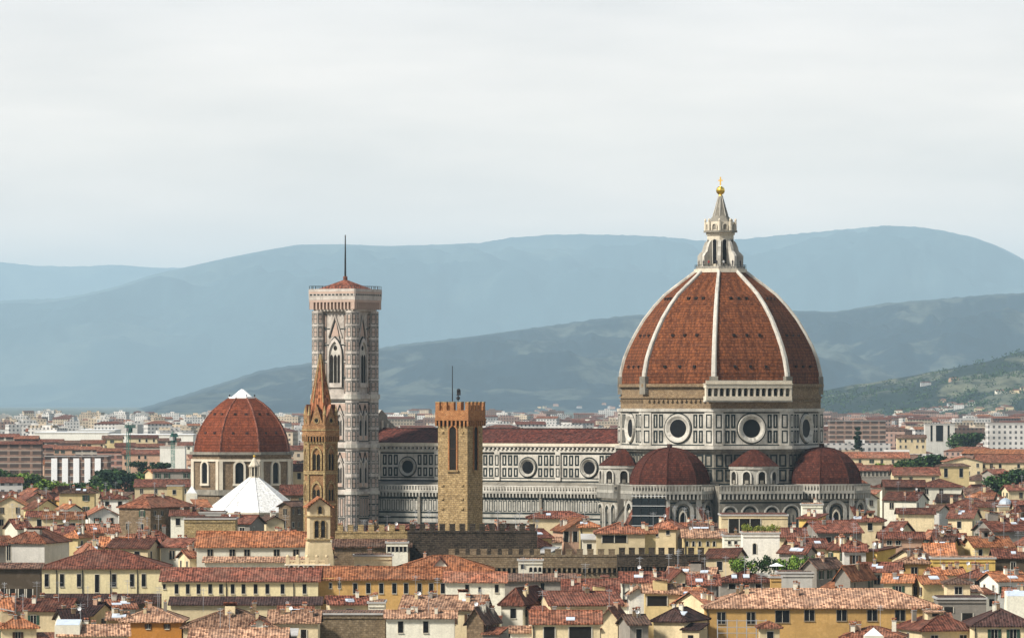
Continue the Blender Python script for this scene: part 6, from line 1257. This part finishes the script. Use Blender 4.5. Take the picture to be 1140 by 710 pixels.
# ------------------------------------------------------------------ the rest of the town, as far as the hills
def far_city():
    r = random.Random(9); m = MB(); occ = {}
    for h in HOUSES:
        if h['Y'] > 1500: occ.setdefault(int(h['Y'] // 40), []).append((h['c'].x, h['rad'] + 3))
    def put(x, Y, gz, w, d, hgt, wall, roof, typ):
        px = 570 + x / Y * FPX; top = HORIZ - (gz + hgt + 2.5 - HC) / Y * FPX
        if not clear(px - w / Y * FPX / 2 - 1, px + w / Y * FPX / 2 + 1, top, Y - d / 2 - 3, 1): return
        for q in range(-1, 2):
            for cx, rr in occ.get(int(Y // 40) + q, ()):
                if abs(cx - x) < rr + w / 2: return
        if not freeland(x, Y, max(w, d) / 2 + 4): return
        a = r.choice([0, -.45, .3, -.2, .15]); ca, sa = math.cos(a), math.sin(a); T = lambda p: (x + p[0] * ca - p[1] * sa, Y + p[0] * sa + p[1] * ca, gz + p[2])
        q = [(-w / 2, -d / 2), (w / 2, -d / 2), (w / 2, d / 2), (-w / 2, d / 2)]
        for i in range(4): A, B = q[i], q[(i + 1) % 4]; m.poly([T((A[0], A[1], -3)), T((B[0], B[1], -3)), T((B[0], B[1], hgt)), T((A[0], A[1], hgt))], wall)
        if typ == 'flat': m.poly([T((p[0], p[1], hgt)) for p in q], 'concrete'); m.poly([T((p[0] * .3, p[1] * .3, hgt + 2)) for p in q], wall); m.poly([T((q[0][0] * .3, q[0][1] * .3, hgt)), T((q[1][0] * .3, q[1][1] * .3, hgt)), T((q[1][0] * .3, q[1][1] * .3, hgt + 2)), T((q[0][0] * .3, q[0][1] * .3, hgt + 2))], wall)
        else:
            o = .5; e = [(-w / 2 - o, -d / 2 - o, hgt), (w / 2 + o, -d / 2 - o, hgt), (w / 2 + o, d / 2 + o, hgt), (-w / 2 - o, d / 2 + o, hgt)]; k = min(d / 2, w / 2) if typ == 'hip' else 0
            rise = d * .17; A, B = (-w / 2 - o + k, 0, hgt + rise), (w / 2 + o - k, 0, hgt + rise)
            m.poly([T(e[0]), T(e[1]), T(B), T(A)], roof); m.poly([T(e[2]), T(e[3]), T(A), T(B)], roof); m.poly([T(e[1]), T(e[2]), T(B)], roof if k else wall); m.poly([T(e[3]), T(e[0]), T(A)], roof if k else wall)
    Y = 1560.0
    while Y < 9000:
        step = Y * .011 + 2; span = Y * 710 / FPX; x = -span
        while x < span:
            big = r.random() < (.08 if Y < 2200 else .2); px = 570 + x / Y * FPX
            w = (r.uniform(18, 42) if big else r.uniform(8, 20)) * (.6 if px < 430 and Y > 3400 else 1); d = r.uniform(10, 16); hgt = r.uniform(15, 27) if big else r.uniform(8, 17)
            wall = r.choice(['block_white', 'block_white', 'block_cream', 'block_pink', 'block_brown'] if big else ['block_cream', 'block_cream', 'block_white', 'block_pink', 'pink', 'grey_white', 'cream', 'white'])
            if px < 430 and Y > 3400: wall = r.choice(['block_white', 'block_white', 'block_cream', 'grey_white', wall])
            roof = r.choice(RFAR); typ = 'flat' if (big and r.random() < .6) or (px < 430 and Y > 3400 and r.random() < .6) else r.choice(['gable', 'hip'])
            if Y < 4500 or r.random() < .75: put(x + r.uniform(-3, 3), Y + r.uniform(-step, step) * .4, ground_z(Y), w, d, hgt, wall, roof, typ)
            x += w + r.uniform(2, 12) * (1 if Y < 3000 else 2)
        Y += max(22, step)
    # villas on the slopes
    dg = bpy.context.evaluated_depsgraph_get(); dg.update()
    hn, hm_ = bpy.data.objects['hills_near'], bpy.data.objects['hills_middle']
    cl = {}
    for o, n, Ya, Yb, p0, p1 in ((hn, 150, 8300, 10500, 880, 1150), (hm_, 110, 17300, 19000, 540, 700)):
        for _ in range(n):
            if o.name not in cl or r.random() < .14: cl[o.name] = (Ya + (Yb - Ya) * r.random() ** 1.8, r.uniform(p0, p1))
            Y = cl[o.name][0] + r.gauss(0, Ya * .015); x = WX(cl[o.name][1] + r.gauss(0, 16), Y); ok, loc, nn, _i = o.ray_cast(Vector((x, Y, 3000)), Vector((0, 0, -1)))
            if ok: k = 1.5; put(x, Y, loc.z, k * r.uniform(8, 15), k * r.uniform(6, 9), k * r.uniform(3.5, 6), r.choice(['white', 'cream', 'block_white', 'pink']), r.choice(['tile_red', 'tile_maroon']), 'hip')
    tag(m.build('distant_city'), kind='stuff')
    # woods and garden trees between the far blocks: too many to count
    t = MB()
    for _ in range(620):
        Y = r.uniform(1900, 7000); x = r.uniform(-1, 1) * Y * 590 / FPX; h = r.uniform(7, 13); w = r.uniform(5, 14); gz = ground_z(Y); px = 570 + x / Y * FPX
        if not clear(px - w / Y * FPX, px + w / Y * FPX, HORIZ - (gz + h + 3 - HC) / Y * FPX, Y - 15, 0): continue
        for k in range(46):
            d = Vector((r.gauss(0, .45), r.gauss(0, .3), r.gauss(0, .3))); c = Vector((x + d.x * w, Y + d.y * w, gz + h * .55 + d.z * h)); a = Vector((r.gauss(0, 1), r.gauss(0, 1), r.gauss(0, 1))).normalized(); b = a.orthogonal().normalized(); e = a.cross(b); s = r.uniform(.8, 1.7)
            t.poly([c + b * s, c + e * s, c - b * s, c - e * s], 'leaf' if r.random() < .7 else 'leaf_dark')
    # scrub and trees scattered over the near slope
    for _ in range(1500):
        Y = r.uniform(8300, 11300); x = WX(r.uniform(760, 1150), Y); ok, loc, nn, _i = hn.ray_cast(Vector((x, Y, 3000)), Vector((0, 0, -1)))
        if not ok: continue
        w = r.uniform(6, 16); h = r.uniform(7, 13)
        for k in range(16):
            c = loc + Vector((r.gauss(0, .4) * w, r.gauss(0, .3) * w, h * r.uniform(.1, 1))); a = Vector((r.gauss(0, 1), r.gauss(0, 1), r.gauss(0, 1))).normalized(); b = a.orthogonal().normalized(); e = a.cross(b); s = r.uniform(1.0, 2.2)
            t.poly([c + b * s, c + e * s, c - b * s, c - e * s], 'leaf' if r.random() < .6 else 'leaf_dark')
    tag(t.build('distant_trees'), kind='stuff')
far_city()

# ------------------------------------------------------------------ labels of the houses that have none yet
ANCH = [(112, 640, 'the long pale yellow palace'), (270, 655, 'the twelve-window yellow wing'), (430, 655, 'the long ochre wing'), (525, 655, 'the off-white end house'), (280, 610, 'the cream church wing'), (355, 595, 'the cream bell gable'), (413, 598, 'the ochre battlements'), (545, 600, 'the blackened battlements'), (590, 625, 'the rubble battlements'), (735, 623, 'the black stained battlements'), (512, 520, 'the square golden tower'), (357, 500, 'the spired tower'), (268, 490, 'the domed chapel'), (280, 560, 'the white pyramid roof'), (170, 572, 'the big brown stone block'), (85, 522, 'the white-banded apartment block'), (140, 535, 'the trees on the plain'), (110, 575, 'the bright white gabled house'), (179, 698, 'the orange house'), (255, 687, 'the wide tan roof'), (390, 698, 'the rubble stone block'), (490, 670, 'the wide faded tan roof'), (470, 697, 'the tan roofed house'), (600, 652, 'the bare grey wall'), (630, 697, 'the cream penthouse'), (745, 670, 'the yellow wide-glazed house'), (915, 685, 'the long ochre palazzo'), (848, 608, 'the bright white terrace house'), (860, 630, 'the garden terrace'), (905, 588, 'the yellow tower house'), (745, 595, 'the cream red-roofed house'), (840, 582, 'the modern cream block'), (690, 595, 'the dark glazed loggia'), (1043, 578, 'the tall grey-white house'), (1020, 522, 'the green trees'), (1070, 517, 'the cream gabled hall'), (980, 620, 'the orange-flanked yellow house'), (1100, 610, 'the orange roofed yellow house'), (1067, 655, 'the small penthouse'), (954, 642, 'the grey gabled house'), (920, 520, 'the right tribune'), (1046, 482, 'the dark banded tower block'), (1045, 697, 'the bottom right hipped house'), (1120, 703, 'the green shuttered house'), (1120, 560, 'the small grey dome'), (634, 590, 'the pinkish loggia house'), (20, 590, 'the left edge'), (30, 650, 'the dark weathered loggia'), (590, 575, 'the cathedral nave'), (160, 495, 'the green cranes'), (55, 605, 'the tall-glazed house')]
TYPW = {'g': 'gable', 'h': 'hipped', 'v': 'front-gabled', 's': 'sloping', 'x': 'flat'}
def autolabels():
    todo = [h for h in HOUSES if not h['o'].get('label')]; base = {}
    used = {o['label'] for o in bpy.data.objects if o.get('label') and not o.parent}
    for h in todo:
        best = min(ANCH, key=lambda a: (a[0] - h['px']) ** 2 + (2.0 * (a[1] - h['py'])) ** 2); dx, dy = h['px'] - best[0], 2.0 * (h['py'] - best[1])
        edge = best[2] == 'the left edge'
        if edge: rel = 'near'
        elif abs(dx) > 2.2 * abs(dy): rel = 'left of' if dx < 0 else 'right of'
        elif abs(dy) > 2.2 * abs(dx): rel = 'above' if dy < 0 else 'below'
        else: rel = ('above ' if dy < 0 else 'below ') + ('left of' if dx < 0 else 'right of')
        noun = 'house' if h['cat'] == 'house' else 'building'
        h['A'] = '%s %s with %s %s roof' % (WALLWORD[h['wall']], noun, ROOFWORD[h['roof']], TYPW[h['typ']]) if h['typ'] != 'x' else '%s flat roofed %s' % (WALLWORD[h['wall']], noun)
        if len((h['A'] + ' ' + rel + ' ' + best[2]).split()) > 12: h['A'] = h['A'].replace(' with', '').replace(' roof', '-roofed') if False else ' '.join(w for w in h['A'].split() if w not in ('sloping', 'gable', 'hipped'))
        h['Rl'] = rel + ' ' + best[2]; base.setdefault(h['A'] + ' ' + h['Rl'], []).append(h)
    for lab, l in base.items():
        if len(l) == 1: l[0]['o']['label'] = lab; continue
        l.sort(key=lambda h: h['px'])
        names = {2: ['the left one', 'the right one'], 3: ['the leftmost', 'the middle one', 'the rightmost']}.get(len(l), ['number'] * len(l))
        if len(l) > 3: names = [x.replace('from the left', 'from left') for x in ORD[:len(l)]]
        if len(l) == 2 and abs(l[0]['py'] - l[1]['py']) > abs(l[0]['px'] - l[1]['px']): l.sort(key=lambda h: h['py']); names = ['the farther one', 'the nearer one']
        for h, n in zip(l, names): h['o']['label'] = lab + ', ' + n
autolabels()
def trim():
    for h in HOUSES:
        w = h['o']['label'].split()
        for drop in ('gable', 'hipped', 'sloping', 'front-gabled', 'the', 'with'):
            if len(w) > 16 and drop in w: w.remove(drop)
        h['o']['label'] = ' '.join(w)
trim()
print('HOUSES', len(HOUSES), sum(h['cat'] == 'house' for h in HOUSES), sum(h['cat'] == 'building' for h in HOUSES), 'objects', len(bpy.data.objects))
